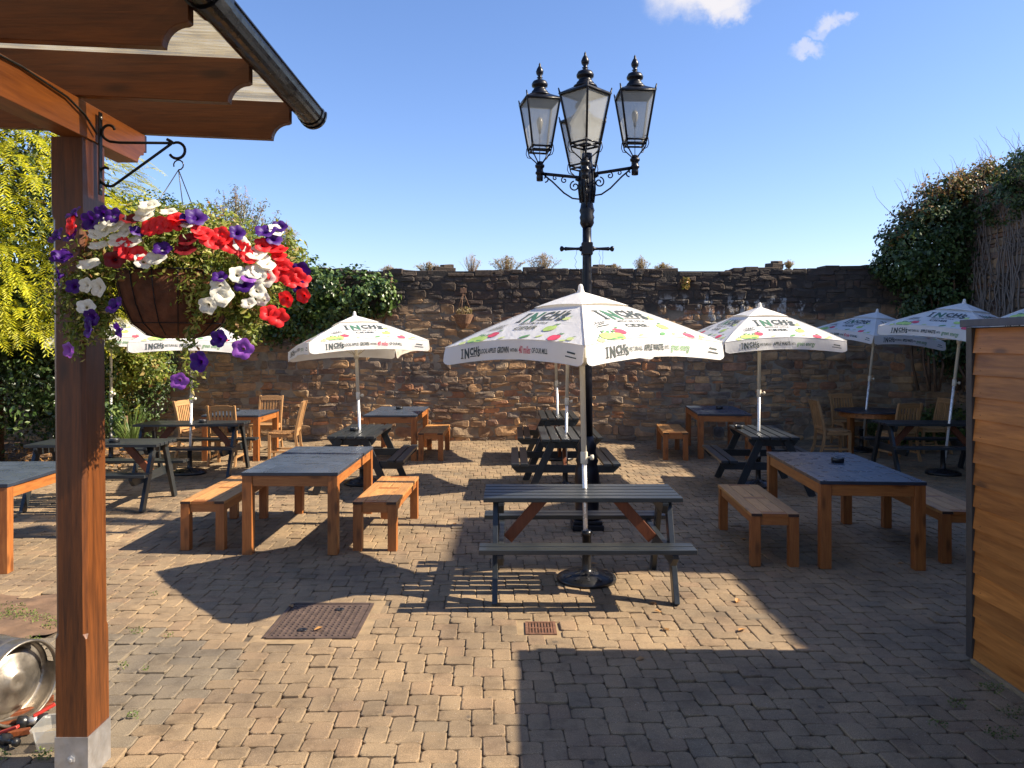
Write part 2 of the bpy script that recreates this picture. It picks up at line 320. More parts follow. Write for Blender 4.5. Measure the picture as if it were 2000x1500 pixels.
# ------------------------------------------------------------------ mesh helpers
class MB:
    def __init__(s): s.v = []; s.f = []; s.mi = []; s.k = 0; s.smooth = []
    def add(s, vs, fs, mi=None, smooth=False):
        n = len(s.v); s.v += [tuple(p) for p in vs]
        for f in fs: s.f.append([i + n for i in f]); s.mi.append(s.k if mi is None else mi); s.smooth.append(smooth)
    def box(s, c, d, rot=None, mi=None):
        hx, hy, hz = d[0] / 2, d[1] / 2, d[2] / 2
        vs = [Vector((x * hx, y * hy, z * hz)) for z in (-1, 1) for y in (-1, 1) for x in (-1, 1)]
        if rot is not None:
            m = rot if isinstance(rot, Matrix) else Euler(rot).to_matrix(); vs = [m @ p for p in vs]
        c = Vector(c); s.add([p + c for p in vs], [(0, 2, 3, 1), (4, 5, 7, 6), (0, 1, 5, 4), (2, 6, 7, 3), (0, 4, 6, 2), (1, 3, 7, 5)], mi); return s
    def b2(s, lo, hi, mi=None):
        return s.box([(a + b) / 2 for a, b in zip(lo, hi)], [b - a for a, b in zip(lo, hi)], None, mi)
    def beam(s, p, q, w, h, up=(0, 0, 1), mi=None):
        p = Vector(p); q = Vector(q); z = (q - p); L = z.length; z.normalize(); u = Vector(up)
        x = u.cross(z)
        if x.length < 1e-4: x = Vector((1, 0, 0)).cross(z)
        x.normalize(); y = z.cross(x)
        m = Matrix((x, y, z)).transposed(); s.box((p + q) / 2, (w, h, L), m, mi); return s
    def tube(s, path, r, n=8, mi=None, cap=True):
        P = [Vector(p) for p in path]; rs = r if isinstance(r, (list, tuple)) else [r] * len(P)
        vs = []; fs = []; prev = None
        for i, p in enumerate(P):
            t = (P[min(i + 1, len(P) - 1)] - P[max(i - 1, 0)]).normalized()
            if prev is None: a = t.orthogonal().normalized()
            else:
                a = prev - t * prev.dot(t); a = a.normalized() if a.length > 1e-5 else t.orthogonal().normalized()
            prev = a; b = t.cross(a)
            for k in range(n):
                an = 2 * math.pi * k / n; vs.append(p + (a * math.cos(an) + b * math.sin(an)) * rs[i])
        for i in range(len(P) - 1):
            for k in range(n): fs.append((i * n + k, i * n + (k + 1) % n, (i + 1) * n + (k + 1) % n, (i + 1) * n + k))
        if cap: fs.append(tuple(range(n))[::-1]); fs.append(tuple((len(P) - 1) * n + k for k in range(n)))
        s.add(vs, fs, mi, True); return s
    def lathe(s, prof, c=(0, 0, 0), n=20, mi=None, rot=None, smooth=True, skip=None):
        vs = []; fs = []
        for r, z in prof:
            for k in range(n):
                a = 2 * math.pi * (k + .5) / n; vs.append(Vector((r * math.cos(a), r * math.sin(a), z)))
        for i in range(len(prof) - 1):
            for k in range(n):
                if skip and skip(i, k): continue
                fs.append((i * n + k, i * n + (k + 1) % n, (i + 1) * n + (k + 1) % n, (i + 1) * n + k))
        if prof[0][0] > 1e-5: fs.append(tuple(range(n))[::-1])
        if prof[-1][0] > 1e-5: fs.append(tuple((len(prof) - 1) * n + k for k in range(n)))
        if rot is not None: vs = [rot @ p for p in vs]
        c = Vector(c); s.add([p + c for p in vs], fs, mi, smooth); return s
    def prism(s, pts, fn, d, mi=None):
        # pts 2D outline, fn(a,b,t)->3D, t in (0,d)
        n = len(pts); vs = [fn(a, b, 0) for a, b in pts] + [fn(a, b, d) for a, b in pts]
        fs = [tuple(range(n)), tuple(range(2 * n - 1, n - 1, -1))] + [(i, (i + 1) % n + 0, (i + 1) % n + n, i + n)[::-1] for i in range(n)]
        s.add(vs, fs, mi); return s
    def build(s, name, mats, parent=None, label=None, bevel=0, recalc=True):
        me = bpy.data.meshes.new(name); me.from_pydata(s.v, [], s.f)
        mats = mats if isinstance(mats, (list, tuple)) else [mats]
        for m in mats: me.materials.append(MT[m] if isinstance(m, str) else m)
        me.polygons.foreach_set('material_index', s.mi); me.polygons.foreach_set('use_smooth', s.smooth)
        if recalc:
            bm = bmesh.new(); bm.from_mesh(me); bmesh.ops.recalc_face_normals(bm, faces=bm.faces); bm.to_mesh(me); bm.free()
        me.update(); o = bpy.data.objects.new(name, me); C.objects.link(o)
        if any(s.smooth) and bevel == 0:
            pass
        if bevel:
            md = o.modifiers.new('bevel', 'BEVEL'); md.width = bevel; md.segments = 2; md.limit_method = 'ANGLE'; md.angle_limit = R(35)
        if parent is not None: o.parent = parent
        if label: o['label'] = label
        return o
def tag(o, label, cat, group=None):
    o['label'] = label; o['category'] = cat
    if group: o['group'] = group
    return o
def kind(o, k='structure'): o['kind'] = k; return o
def thing(name, label, cat, loc=(0, 0, 0), rotz=0, group=None):
    o = bpy.data.objects.new(name, None); C.objects.link(o); o.location = loc; o.rotation_euler = (0, 0, rotz); o.empty_display_size = .1
    return tag(o, label, cat, group)
def kids(o): return [c for c in bpy.data.objects if c.parent == o]
def copy_tree(o, parent=None):
    c = o.copy(); C.objects.link(c)
    if parent is not None: c.parent = parent
    for ch in kids(o): copy_tree(ch, c)
    return c
def place(proto, state, loc, rotz, label):
    o = proto if not state[0] else copy_tree(proto)
    state[0] = True; o.location = loc; o.rotation_euler = (0, 0, rotz); o['label'] = label; return o

def quads(name, V, mats, parent=None, midx=None):
    n = len(V); me = bpy.data.meshes.new(name)
    me.from_pydata(V.reshape(-1, 3).tolist(), [], np.arange(n * 4).reshape(n, 4).tolist())
    mats = mats if isinstance(mats, (list, tuple)) else [mats]
    for m in mats: me.materials.append(MT[m])
    if midx is not None: me.polygons.foreach_set('material_index', np.asarray(midx, dtype=np.int32))
    me.update(); o = bpy.data.objects.new(name, me); C.objects.link(o)
    if parent is not None: o.parent = parent
    return o
def unit(a): return a / np.maximum(1e-9, np.linalg.norm(a, axis=-1, keepdims=True))
def leaves(P, Nrm, size, ratio=.55, jit=.35, droop=0.0):
    """rhombic leaves at points P, roughly facing Nrm"""
    n = len(P); nn = unit(Nrm + rng.normal(0, jit, (n, 3)))
    t = rng.normal(0, 1, (n, 3)); t[:, 2] -= droop; t = unit(t - nn * (t * nn).sum(1, keepdims=True)); b = np.cross(nn, t)
    L = size * rng.uniform(.6, 1.3, (n, 1)); W = L * ratio
    fold = nn * L * rng.uniform(-.12, .12, (n, 1))
    return np.stack([P - t * L / 2, P + b * W / 2 + fold - t * L * .08, P + t * L / 2, P - b * W / 2 + fold - t * L * .08], 1)
def blob_pts(blobs, n, shell=.35, gap=.35, gscale=2.2):
    """points in the outer shells of a union of ellipsoids, thinned by clumps"""
    vol = np.array([b[1][0] * b[1][1] + b[1][0] * b[1][2] + b[1][1] * b[1][2] for b in blobs]); k = rng.choice(len(blobs), n * 2, p=vol / vol.sum())
    c = np.array([b[0] for b in blobs], float)[k]; r = np.array([b[1] for b in blobs], float)[k]
    d = unit(rng.normal(0, 1, (n * 2, 3)))
    lum = 1 + .16 * np.sin(d[:, 0] * 7 + k) * np.cos(d[:, 2] * 6 + k * 2) + .1 * np.sin(d[:, 1] * 13 + k * 3 + d[:, 2] * 11)
    rad = (1 - shell * rng.uniform(0, 1, n * 2) ** 1.5) * lum + rng.normal(0, .035, n * 2)
    P = c + d * r * rad[:, None]; Nn = unit(d / r)
    g = np.sin(P[:, 0] * gscale * 3.1 + 1) * np.sin(P[:, 1] * gscale * 2.7) * np.sin(P[:, 2] * gscale * 3.7 + 2) + rng.normal(0, .25, n * 2)
    keep = g > np.quantile(g, gap * .9); P = P[keep][:n]; Nn = Nn[keep][:n]
    return P, Nn
def foliage(name, blobs, n, size, mat, parent, ratio=.55, shell=.35, gap=.35, up=.3, jit=.5, droop=.5, zmin=None):
    P, Nn = blob_pts(blobs, n, shell, gap); Nn[:, 2] += up
    if zmin is not None: P[:, 2] = np.maximum(P[:, 2], zmin + rng.uniform(0, .05, len(P)))
    return quads(name, leaves(P, Nn, size, ratio, jit, droop), mat, parent)
# ------------------------------------------------------------------ ground and paving
g = MB(); g.add([(-300, -300, -.0135), (300, -300, -.0135), (300, 600, -.0135), (-300, 600, -.0135)], [(0, 1, 2, 3)])
kind(g.build('ground', 'bed'))
COVER = (-1.60, 5.06, -1.02, 5.73); DRAIN = (.09, 5.13, .295, 5.36)
SOIL = [(-7.5, 4.75), (-3.3, 4.78), (-3.0, 5.1), (-3.12, 5.9), (-7.5, 5.95)]
def inpoly(x, y, P):
    c = False; j = len(P) - 1
    for i in range(len(P)):
        if (P[i][1] > y) != (P[j][1] > y) and x < (P[j][0] - P[i][0]) * (y - P[i][1]) / (P[j][1] - P[i][1]) + P[i][0]: c = not c
        j = i
    return c
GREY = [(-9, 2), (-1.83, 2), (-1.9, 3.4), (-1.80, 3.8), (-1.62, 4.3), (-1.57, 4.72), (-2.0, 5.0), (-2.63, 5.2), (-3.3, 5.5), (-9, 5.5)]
def paving():
    a, b = .171, .1145; V = []; Fc = []; M_ = []
    th = R(2.0); ct, st = math.cos(th), math.sin(th)
    for i in range(-100, 160):
        for j in range(-80, 100):
            ox = i * b + j * a; oy = i * b - j * a
            for kx, ky, w, h in ((0, 0, a, b), (a, b - a, b, a)):
                cx = ox + kx + w / 2; cy = oy + ky + h / 2 + 9
                X = cx * ct - cy * st; Y = cx * st + cy * ct
                if Y < 2.9 or Y > 15.5: continue
                if abs(X) > .655 * Y + .75: continue
                if X > 2.9 and Y < 4.6: continue
                if inpoly(X, Y, SOIL): continue
                for q in (COVER, DRAIN):
                    if q[0] - .055 < X < q[2] + .055 and q[1] - .055 < Y < q[3] + .055: break
                else:
                    g_ = .0018; W = w / 2 - g_; Hh = h / 2 - g_; c = random.uniform(.010, .02); bv = .0055
                    z = random.gauss(0, .0026) + .004 * math.sin(X * 1.7 + 1) * math.sin(Y * 1.3); tx = random.gauss(0, .015); ty = random.gauss(0, .015)
                    far = Y > 9
                    outl = [(-W + c, -Hh), (W - c, -Hh), (W, -Hh + c), (W, Hh - c), (W - c, Hh), (-W + c, Hh), (-W, Hh - c), (-W, -Hh + c)]
                    n0 = len(V); jr = random.gauss(0, .012); cj, sj = math.cos(th + jr), math.sin(th + jr)
                    outl = [(x + random.gauss(0, .0014), y + random.gauss(0, .0014)) for x, y in outl]
                    for ins, zz in ((0, -.03), (0, -.0035), (bv, 0)):
                        for x, y in outl:
                            x2 = x * (1 - ins / W); y2 = y * (1 - ins / Hh)
                            V.append((X + x2 * cj - y2 * sj, Y + x2 * sj + y2 * cj, z + zz + x2 * tx + y2 * ty))
                    for rr in range(2):
                        for k in range(8):
                            k2 = (k + 1) % 8; Fc.append((n0 + rr * 8 + k, n0 + rr * 8 + k2, n0 + rr * 8 + 8 + k2, n0 + rr * 8 + 8 + k))
                    Fc.append(tuple(n0 + 16 + k for k in range(8)))
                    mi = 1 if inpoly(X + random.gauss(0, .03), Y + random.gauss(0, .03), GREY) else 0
                    M_ += [mi] * 17
    me = bpy.data.meshes.new('paving'); me.from_pydata(V, [], Fc); me.materials.append(MT['pave']); me.materials.append(MT['pave_g'])
    me.polygons.foreach_set('material_index', M_); me.update()
    o = bpy.data.objects.new('paving', me); C.objects.link(o); kind(o)
paving()
# soil bed at the left with its kerb and weeds
def soil():
    nx, ny = 60, 26; xs = np.linspace(-7.4, -2.6, nx); ys = np.linspace(4.78, 5.92, ny); V = []; Fc = []
    for y in ys:
        for x in xs: V.append((x, y, .004 + .012 * math.sin(x * 9) * math.sin(y * 11) + random.uniform(0, .012)))
    for j in range(ny - 1):
        for i in range(nx - 1):
            x = (xs[i] + xs[i + 1]) / 2; y = (ys[j] + ys[j + 1]) / 2
            if inpoly(x, y, SOIL): Fc.append((j * nx + i, j * nx + i + 1, (j + 1) * nx + i + 1, (j + 1) * nx + i))
    m = MB(); m.add(V, Fc, None, True); kind(m.build('soil', 'soil', recalc=False))
soil()
k = MB()
for i in range(7):
    x0 = -5.35 + i * .31
    k.box((x0 + .15 + random.uniform(-.01, .01), 4.72 + max(0, (x0 + 3.3) * .28), .002), (.3, .075, .05), (0, 0, .0 if x0 < -3.3 else .27))
kind(k.build('kerb', 'kerb', bevel=.012))
def weeds(pts, name, label):
    Pp = []
    for (x, y, r, n) in pts:
        a = rng.uniform(0, 6.28, n); q = r * np.sqrt(rng.uniform(0, 1, n)); Pp.append(np.stack([x + q * np.cos(a), y + q * np.sin(a) * .6, rng.uniform(.004, .04, n)], 1))
    P = np.concatenate(Pp); N_ = np.tile([0, -.4, 1.0], (len(P), 1))
    o = quads(name, leaves(P, N_, .014, .6, .6), 'moss'); o['label'] = label; kind(o, 'stuff')
w_ = [(pt(px, py, 1).x, 0, 0, 0) for px, py in ()]
for px, py, r, n in ((30, 1205, .16, 260), (75, 1215, .12, 120), (12, 1190, .14, 160), (105, 1225, .09, 70), (100, 1330, .05, 60), (60, 1255, .07, 40), (85, 1480, .05, 60), (265, 1237, .05, 40), (242, 1305, .03, 30), (260, 1404, .035, 40), (330, 1245, .03, 25), (285, 1310, .02, 16), (1870, 1380, .05, 50), (1960, 1440, .09, 90), (1935, 1350, .08, 70), (1830, 1420, .05, 40), (1985, 1400, .1, 80), (2, 1480, .05, 50), (300, 1165, .03, 20)):
    D = H * F / (py - HZ); w_.append(((px - 1000) / F * D, D, r, n))
weeds(w_, 'weeds', 'small green weeds growing in the soil patch and between the paving blocks')

# rubble walls
def rubble(x0, x1, zt, fn, seed, rowh=(.055, .155), zt_fn=None, z0=0):
    rd = random.Random(seed); V = []; Fc = []; z = z0; row = 0
    while z < zt:
        h = rd.uniform(*rowh)
        if rd.random() < .12: h *= 1.5
        x = x0 + rd.uniform(-.2, 0)
        while x < x1:
            w = rd.choice((rd.uniform(.1, .2), rd.uniform(.18, .4), rd.uniform(.3, .55)))
            hh = h
            if zt_fn and z + h * .5 > zt_fn(x + w / 2): x += w; continue
            sub = [(z, z + h)]
            if h > .11 and rd.random() < .35: m_ = z + h * rd.uniform(.4, .6); sub = [(z, m_), (m_, z + h)]
            for za, zb in sub:
                g_ = rd.uniform(.002, .008); W = w / 2 - g_; Hh = (zb - za) / 2 - g_ * .7; cx = x + w / 2; cz = (za + zb) / 2
                c = min(W, Hh) * rd.uniform(.25, .6); d = rd.uniform(.022, .042)
                out = [(-W + c, -Hh), (0, -Hh - rd.uniform(-.006, .006)), (W - c, -Hh), (W, -Hh + c), (W, Hh - c), (W - c, Hh), (0, Hh + rd.uniform(-.006, .006)), (-W + c, Hh), (-W, Hh - c), (-W, -Hh + c)]
                out = [(a + rd.gauss(0, .006), b + rd.gauss(0, .005)) for a, b in out]
                n0 = len(V)
                tilt = rd.gauss(.02, .05); tilt2 = rd.gauss(0, .09)
                for s_, dep in ((1.02, -.03), (1, d * .6), (.92, d), (.5, d * 1.03 + rd.uniform(-.004, .005))):
                    for a, b in out:
                        xx = cx + a * s_; zz = cz + b * s_; dd = dep + (a * tilt + b * tilt2 if dep > 0 else 0) + (rd.gauss(0, .0025) if dep > 0 else 0)
                        V.append(fn(xx, zz + .022 * math.sin(xx * 1.3) + .012 * math.sin(xx * 3.7 + 1) * (zz < zt - .1), dd))
                for rr in range(3):
                    for k_ in range(10): k2 = (k_ + 1) % 10; Fc.append((n0 + rr * 10 + k_, n0 + rr * 10 + k2, n0 + rr * 10 + 10 + k2, n0 + rr * 10 + 10 + k_))
                Fc.append(tuple(n0 + 30 + k_ for k_ in range(10)))
            x += w
        z += h; row += 1
    return V, Fc
WY = 15.45
def topz(x): return 3.32 + .03 * math.sin(x * 1.1) + .025 * math.sin(x * 2.9 + 1) + (.05 if x > 4.2 else 0)
wall = thing('stone_wall', 'long rubble stone wall across the back of the yard, blackened along its top', 'wall', (0, 0, 0))
V, Fc = rubble(-11.5, 9.3, 3.42, lambda x, z, d: (x, WY - d, z), 3, (.06, .185), zt_fn=topz)
m = MB(); m.add(V, Fc); m.build('stone_facing', 'stone', wall)
m = MB(); m.b2((-12, WY - .021, -.02), (9.4, WY + .5, 3.335)); m.build('wall_core', 'walljoint', wall)
m = MB(); x = -11.8
while x < 9.2:
    w = random.uniform(.18, .5); h = random.uniform(.05, .12)
    m.box((x + w / 2, WY + .2, topz(x) + h / 2 - .045), (w - .02, random.uniform(.42, .5), h), (random.gauss(0, .02), random.gauss(0, .015), random.gauss(0, .05))); x += w
for px, py, s_ in ((868, 527, 1), (1165, 527, .8), (1512, 520, .6), (1188, 528, .6)):
    q = pt(px, py, WY + .2); m.box(q, (.42 * s_, .3, .1), (.05, .07, .2)); m.box(q + Vector((.05, 0, .07)), (.22 * s_, .2, .07), (.1, -.1, .5))
m.build('coping_stones', 'stone', wall, bevel=.012)

SX = 8.75
side = thing('side_wall', 'tall grey rubble wall at the right end of the yard, covered in bare creeper stems', 'wall', (0, 0, 0))
V, Fc = rubble(12.9, 15.5, 4.75, lambda x, z, d: (SX - d, x, z), 9, (.08, .2))
m = MB(); m.add(V, Fc); m.build('stone_facing', 'stone_side', side)
m = MB(); m.b2((SX, -3, -.02), (SX + .5, 7.2, 5.35)); m.b2((SX, 7.201, -.02), (SX + .5, 15.9, 4.72)); m.build('wall_core', 'walljoint_d', side)
m = MB()
for i in range(26):
    y = random.uniform(13.5, 15.3); z = 1.6; p = [(SX - .05, y, z)]
    for k_ in range(12):
        z += random.uniform(.18, .3); y += random.gauss(0, .07); p.append((SX - .06 - random.uniform(0, .03), y, z))
        if z > 4.6: break
    m.tube(p, [.018 * (1 - j / len(p) * .7) for j in range(len(p))], 5)
    for j in range(3):
        q = Vector(p[random.randrange(1, len(p))]); e = [q]
        for t in range(5): e.append(e[-1] + Vector((-.01, random.gauss(0, .08), random.uniform(.02, .12))))
        m.tube(e, .006, 4)
m.build('creeper_stems', plain('grey_stem', (.2, .16, .13), .9), side)
# unseen block added beyond the side wall, outline shaped to shade the mid-yard
nb = thing('yard_shade_block', 'unseen house-like block added beyond the tall side wall to shade the yard', 'shade block', (0, 0, 0))
m = MB(); m.prism([(6.02, 0), (9.35, 0), (9.35, 6.35), (8.7, 6.9), (8.0, 7.4), (6.02, 7.35)], lambda a, b, t: (9.4 + t, a, b), 4.0); m.build('wall', plain('render', (.5, .47, .4), .9), nb)
m = MB(); m.b2((9.3, 6.0, 7.52), (13.5, 8.0, 7.6)); m.build('roof', 'felt', nb)

# drain, manhole
x0, y0, x1, y1 = COVER
mh = thing('manhole_cover', 'rusty square cast iron manhole cover with a raised dot tread set in the paving', 'manhole cover', ((x0 + x1) / 2, (y0 + y1) / 2, 0))
w, d = (x1 - x0) / 2, (y1 - y0) / 2
m = MB(); m.b2((-w - .085, -d - .085, -.03), (w + .085, d + .085, -.004)); m.build('mortar_surround', 'mortar', mh)
m = MB()
for a in (-1, 1): m.b2((a * w - .012, -d, -.004), (a * w + .012, d, .006)); m.b2((-w + .013, a * d - .012, -.004), (w - .013, a * d + .012, .0055))
m.build('frame', 'rust', mh)
m = MB(); m.b2((-w + .018, -d + .018, -.003), (w - .018, d - .018, .002))
for i in range(13):
    for j in range(15):
        m.lathe([(.013, .002), (.011, .007)], (-w + .045 + i * .0392, -d + .045 + j * .0402, 0), 6, smooth=False)
m.build('lid', 'rust', mh)
m = MB()
for a in (-1, 1): m.lathe([(.035, .0072), (.03, .0085), (.012, .0086), (.01, .0035)], (.08 * a, .2 * a, 0), 12)
m.build('lifting_hole', 'black', mh)
x0, y0, x1, y1 = DRAIN
dr = thing('drain_grate', 'small square rusty drain grating in the paving', 'drain', ((x0 + x1) / 2, (y0 + y1) / 2, 0))
w, d = (x1 - x0) / 2, (y1 - y0) / 2
m = MB(); m.b2((-w - .08, -d - .08, -.028), (w + .08, d + .08, -.006)); m.build('mortar_surround', 'mortar', dr)
m = MB()
for a in (-1, 1): m.b2((a * (w - .01) - .01, -d, -.006), (a * (w - .01) + .01, d, .003)); m.b2((-w + .021, a * (d - .01) - .01, -.006), (w - .021, a * (d - .01) + .01, .0025))
m.build('frame', 'drain', dr)
m = MB()
for i in range(8): m.b2((-w + .026 + i * .0205, -d + .022, -.005), (-w + .037 + i * .0205, d - .022, .001))
m.b2((-w + .023, -.008, -.0045), (w - .023, .008, .0005)); m.build('bars', 'drain', dr)

# ------------------------------------------------------------------ pergola
pg = thing('pergola', 'stained timber pergola corner with a clear ribbed roof and black gutter', 'pergola', (-1.85, 3.49, 0))
def loc(p): return (p[0] + 1.85, p[1] - 3.49, p[2])
def pergola():
    W, D_ = .137, .185; m = MB(); V = []; Fc = []
    prof = [(.14, .002), (.56, .002), (.62, .004), (.64, .016), (1.5, .016), (2.44, .016), (2.46, .004), (2.5, .002), (2.80, .002)]
    for z, c in prof:
        dx = -.137 / 2 + 1.85 - 1.85; lean = -.012 - z * .0085 + .022
        w, d = W / 2, D_ / 2
        for x, y in ((-w + c, -d), (w - c, -d), (w, -d + c), (w, d - c), (w - c, d), (-w + c, d), (-w, d - c), (-w, -d + c)): V.append((x - w + lean, y, z))
    for i in range(len(prof) - 1):
        for k_ in range(8): Fc.append((i * 8 + k_, i * 8 + (k_ + 1) % 8, i * 8 + 8 + (k_ + 1) % 8, i * 8 + 8 + k_))
    Fc.append(tuple(range(8))); Fc.append(tuple(len(V) - 8 + k_ for k_ in range(8)))
    m.add(V, Fc); po = m.build('post', 'post', pg)
    m = MB(); w, d = W / 2 + .004, D_ / 2 + .004; cx = -W / 2 + .009
    for a, b, c_, e in ((cx - w, -d, cx + w, -d + .004), (cx - w, d - .004, cx + w, d), (cx - w, -d + .0041, cx - w + .004, d - .0041), (cx + w - .004, -d + .0041, cx + w, d - .0041)): m.b2((a, b, 0), (c_, e, .195))
    sh = m.build('post_shoe', 'steel', po)
    m = MB(); m.lathe([(.018, 0), (.018, .006), (.009, .008), (.009, .014), (0, .015)], (cx, -d - .0005, .1), 6, rot=Euler((R(90), 0, 0)).to_matrix(), smooth=False); m.build('bolt', 'steel', sh)
    # long beam with an ogee end
    m = MB(); z0, z1 = 2.80, 2.955; ye = 3.98
    prof = [(-2.0, z0), (ye - .09, z0)] + [(ye - .09 + .06 * (1 - math.cos(t)), z0 + .05 * math.sin(t)) for t in np.linspace(.2, 1.57, 6)] + [(ye - .03, z0 + .07), (ye, z0 + .07), (ye, z1), (-2.0, z1)]
    m.prism(prof, lambda a, b, t: loc((-1.96 + t, a, b)), .105); m.build('beam', 'beam_y', pg, bevel=.003)
    for yd in (.95, 1.53, 2.12, 2.72, 3.35, 3.955):
        m = MB(); x0 = -1.215; sl = .045
        pr = [(-5.0, 0), (x0, 0)] + [(x0 + .085 - .085 * math.cos(t), .085 * math.sin(t)) for t in np.linspace(.12, 1.5, 9)] + [(x0 + .092, .092), (x0 + .092, .19), (-5.0, .19)]
        m.prism(pr, lambda a, b, t: loc((a, yd + t, 2.935 + b - (a + 1.215) * sl)), .045); m.build('rafter', 'rafter', pg, bevel=.003)
    m = MB(); zr = lambda x: 3.131 - (x + 1.215) * .045
    n = 80
    for i in range(n):
        pass
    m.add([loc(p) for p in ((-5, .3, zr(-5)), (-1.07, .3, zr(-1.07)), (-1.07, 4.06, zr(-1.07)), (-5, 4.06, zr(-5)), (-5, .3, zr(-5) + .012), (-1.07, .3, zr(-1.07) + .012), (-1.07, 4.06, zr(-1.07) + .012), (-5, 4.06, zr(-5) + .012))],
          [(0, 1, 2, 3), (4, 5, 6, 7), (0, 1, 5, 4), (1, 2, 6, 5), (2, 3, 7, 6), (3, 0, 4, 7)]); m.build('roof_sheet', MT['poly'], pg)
    # gutter: open trough
    m = MB(); cx, cz = -1.055, 3.115; ro, ri = .066, .062; ang = np.linspace(math.pi, 2 * math.pi, 15)
    out = [(cx + ro * math.cos(a), cz + ro * math.sin(a) * 1.05) for a in ang] + [(cx + ro + .006, cz), (cx + ro + .006, cz + .006), (cx + ri, cz + .006)] + [(cx + ri * math.cos(a), cz + ri * math.sin(a) * 1.05) for a in ang[::-1]]
    m.prism(out, lambda a, b, t: loc((a, .3 + t, b)), 3.84); gu = m.build('gutter', 'gutter', pg)
    for yy, dd, rr, nm in ((4.135, .022, .074, 'end_cap'), (2.66, .11, .074, 'union'), (4.08, .03, .071, 'bracket')):
        m = MB(); o2 = [(cx + rr * math.cos(a), cz + rr * math.sin(a) * 1.05) for a in ang]
        if nm == 'end_cap': o2 += [(cx + rr, cz + .012), (cx - rr, cz + .012)]
        else: o2 += [(cx + rr, cz + .012), (cx + rr - .006, cz + .012)] + [(cx + (rr - .007) * math.cos(a), cz + (rr - .007) * math.sin(a) * 1.05) for a in ang[::-1]]
        m.prism(o2, lambda a, b, t: loc((a, yy + t, b)), dd); m.build(nm, 'gutter', gu)
    m = MB(); m.b2(loc((-1.135, .3, 3.02)), loc((-1.122, 4.0, 3.125))); 
    m = MB(); cab = [(-1.846, 1.2, 2.935), (-1.846, 2.4, 2.93), (-1.847, 2.95, 2.945), (-1.845, 3.25, 2.925), (-1.843, 3.38, 2.89), (-1.838, 3.47, 2.83)]
    m.tube([loc(p) for p in cab], .005, 6); m.build('cable', 'black', pg)
pergola()

# basket bracket on the post and beam
br = thing('basket_bracket', 'black wrought iron scroll bracket screwed to the pergola post', 'bracket', (-1.842, 3.5, 2.75))
def arc(cx, cz, r0, r1, a0, a1, n=14, y=0):
    return [(cx + (r0 + (r1 - r0) * t) * math.cos(R(a0 + (a1 - a0) * t)), y, cz + (r0 + (r1 - r0) * t) * math.sin(R(a0 + (a1 - a0) * t))) for t in np.linspace(0, 1, n)]
m = MB(); m.b2((0, -.014, -.185), (.006, .014, .185)); m.build('back_plate', 'iron', br, bevel=.002)
m = MB(); m.tube(arc(.045, .1, .022, .04, 20, 250, 14) + [(.045, 0, .055), (.09, 0, .05), (.33, 0, .048)], .0062, 8); m.build('top_bar', 'iron', br)
m = MB(); m.tube(arc(.03, -.085, .02, .032, 60, 200, 8) + arc(.045, -.1, .045, .045, 190, 290, 8) + [(.085, 0, -.125), (.32, 0, .045)], .0062, 8); m.build('brace_bar', 'iron', br)
m = MB(); m.tube([(.3, 0, .065), (.315, 0, .058)] + arc(.345, .015, .036, .036, 115, -150, 16), .0065, 8); m.build('hook', 'iron', br)
m = MB()
for z in (-.16, .16): m.lathe([(.008, 0), (.006, .004), (0, .005)], (.0062, 0, z), 8, rot=Euler((0, R(90), 0)).to_matrix())
m.build('screw', 'steel', br)

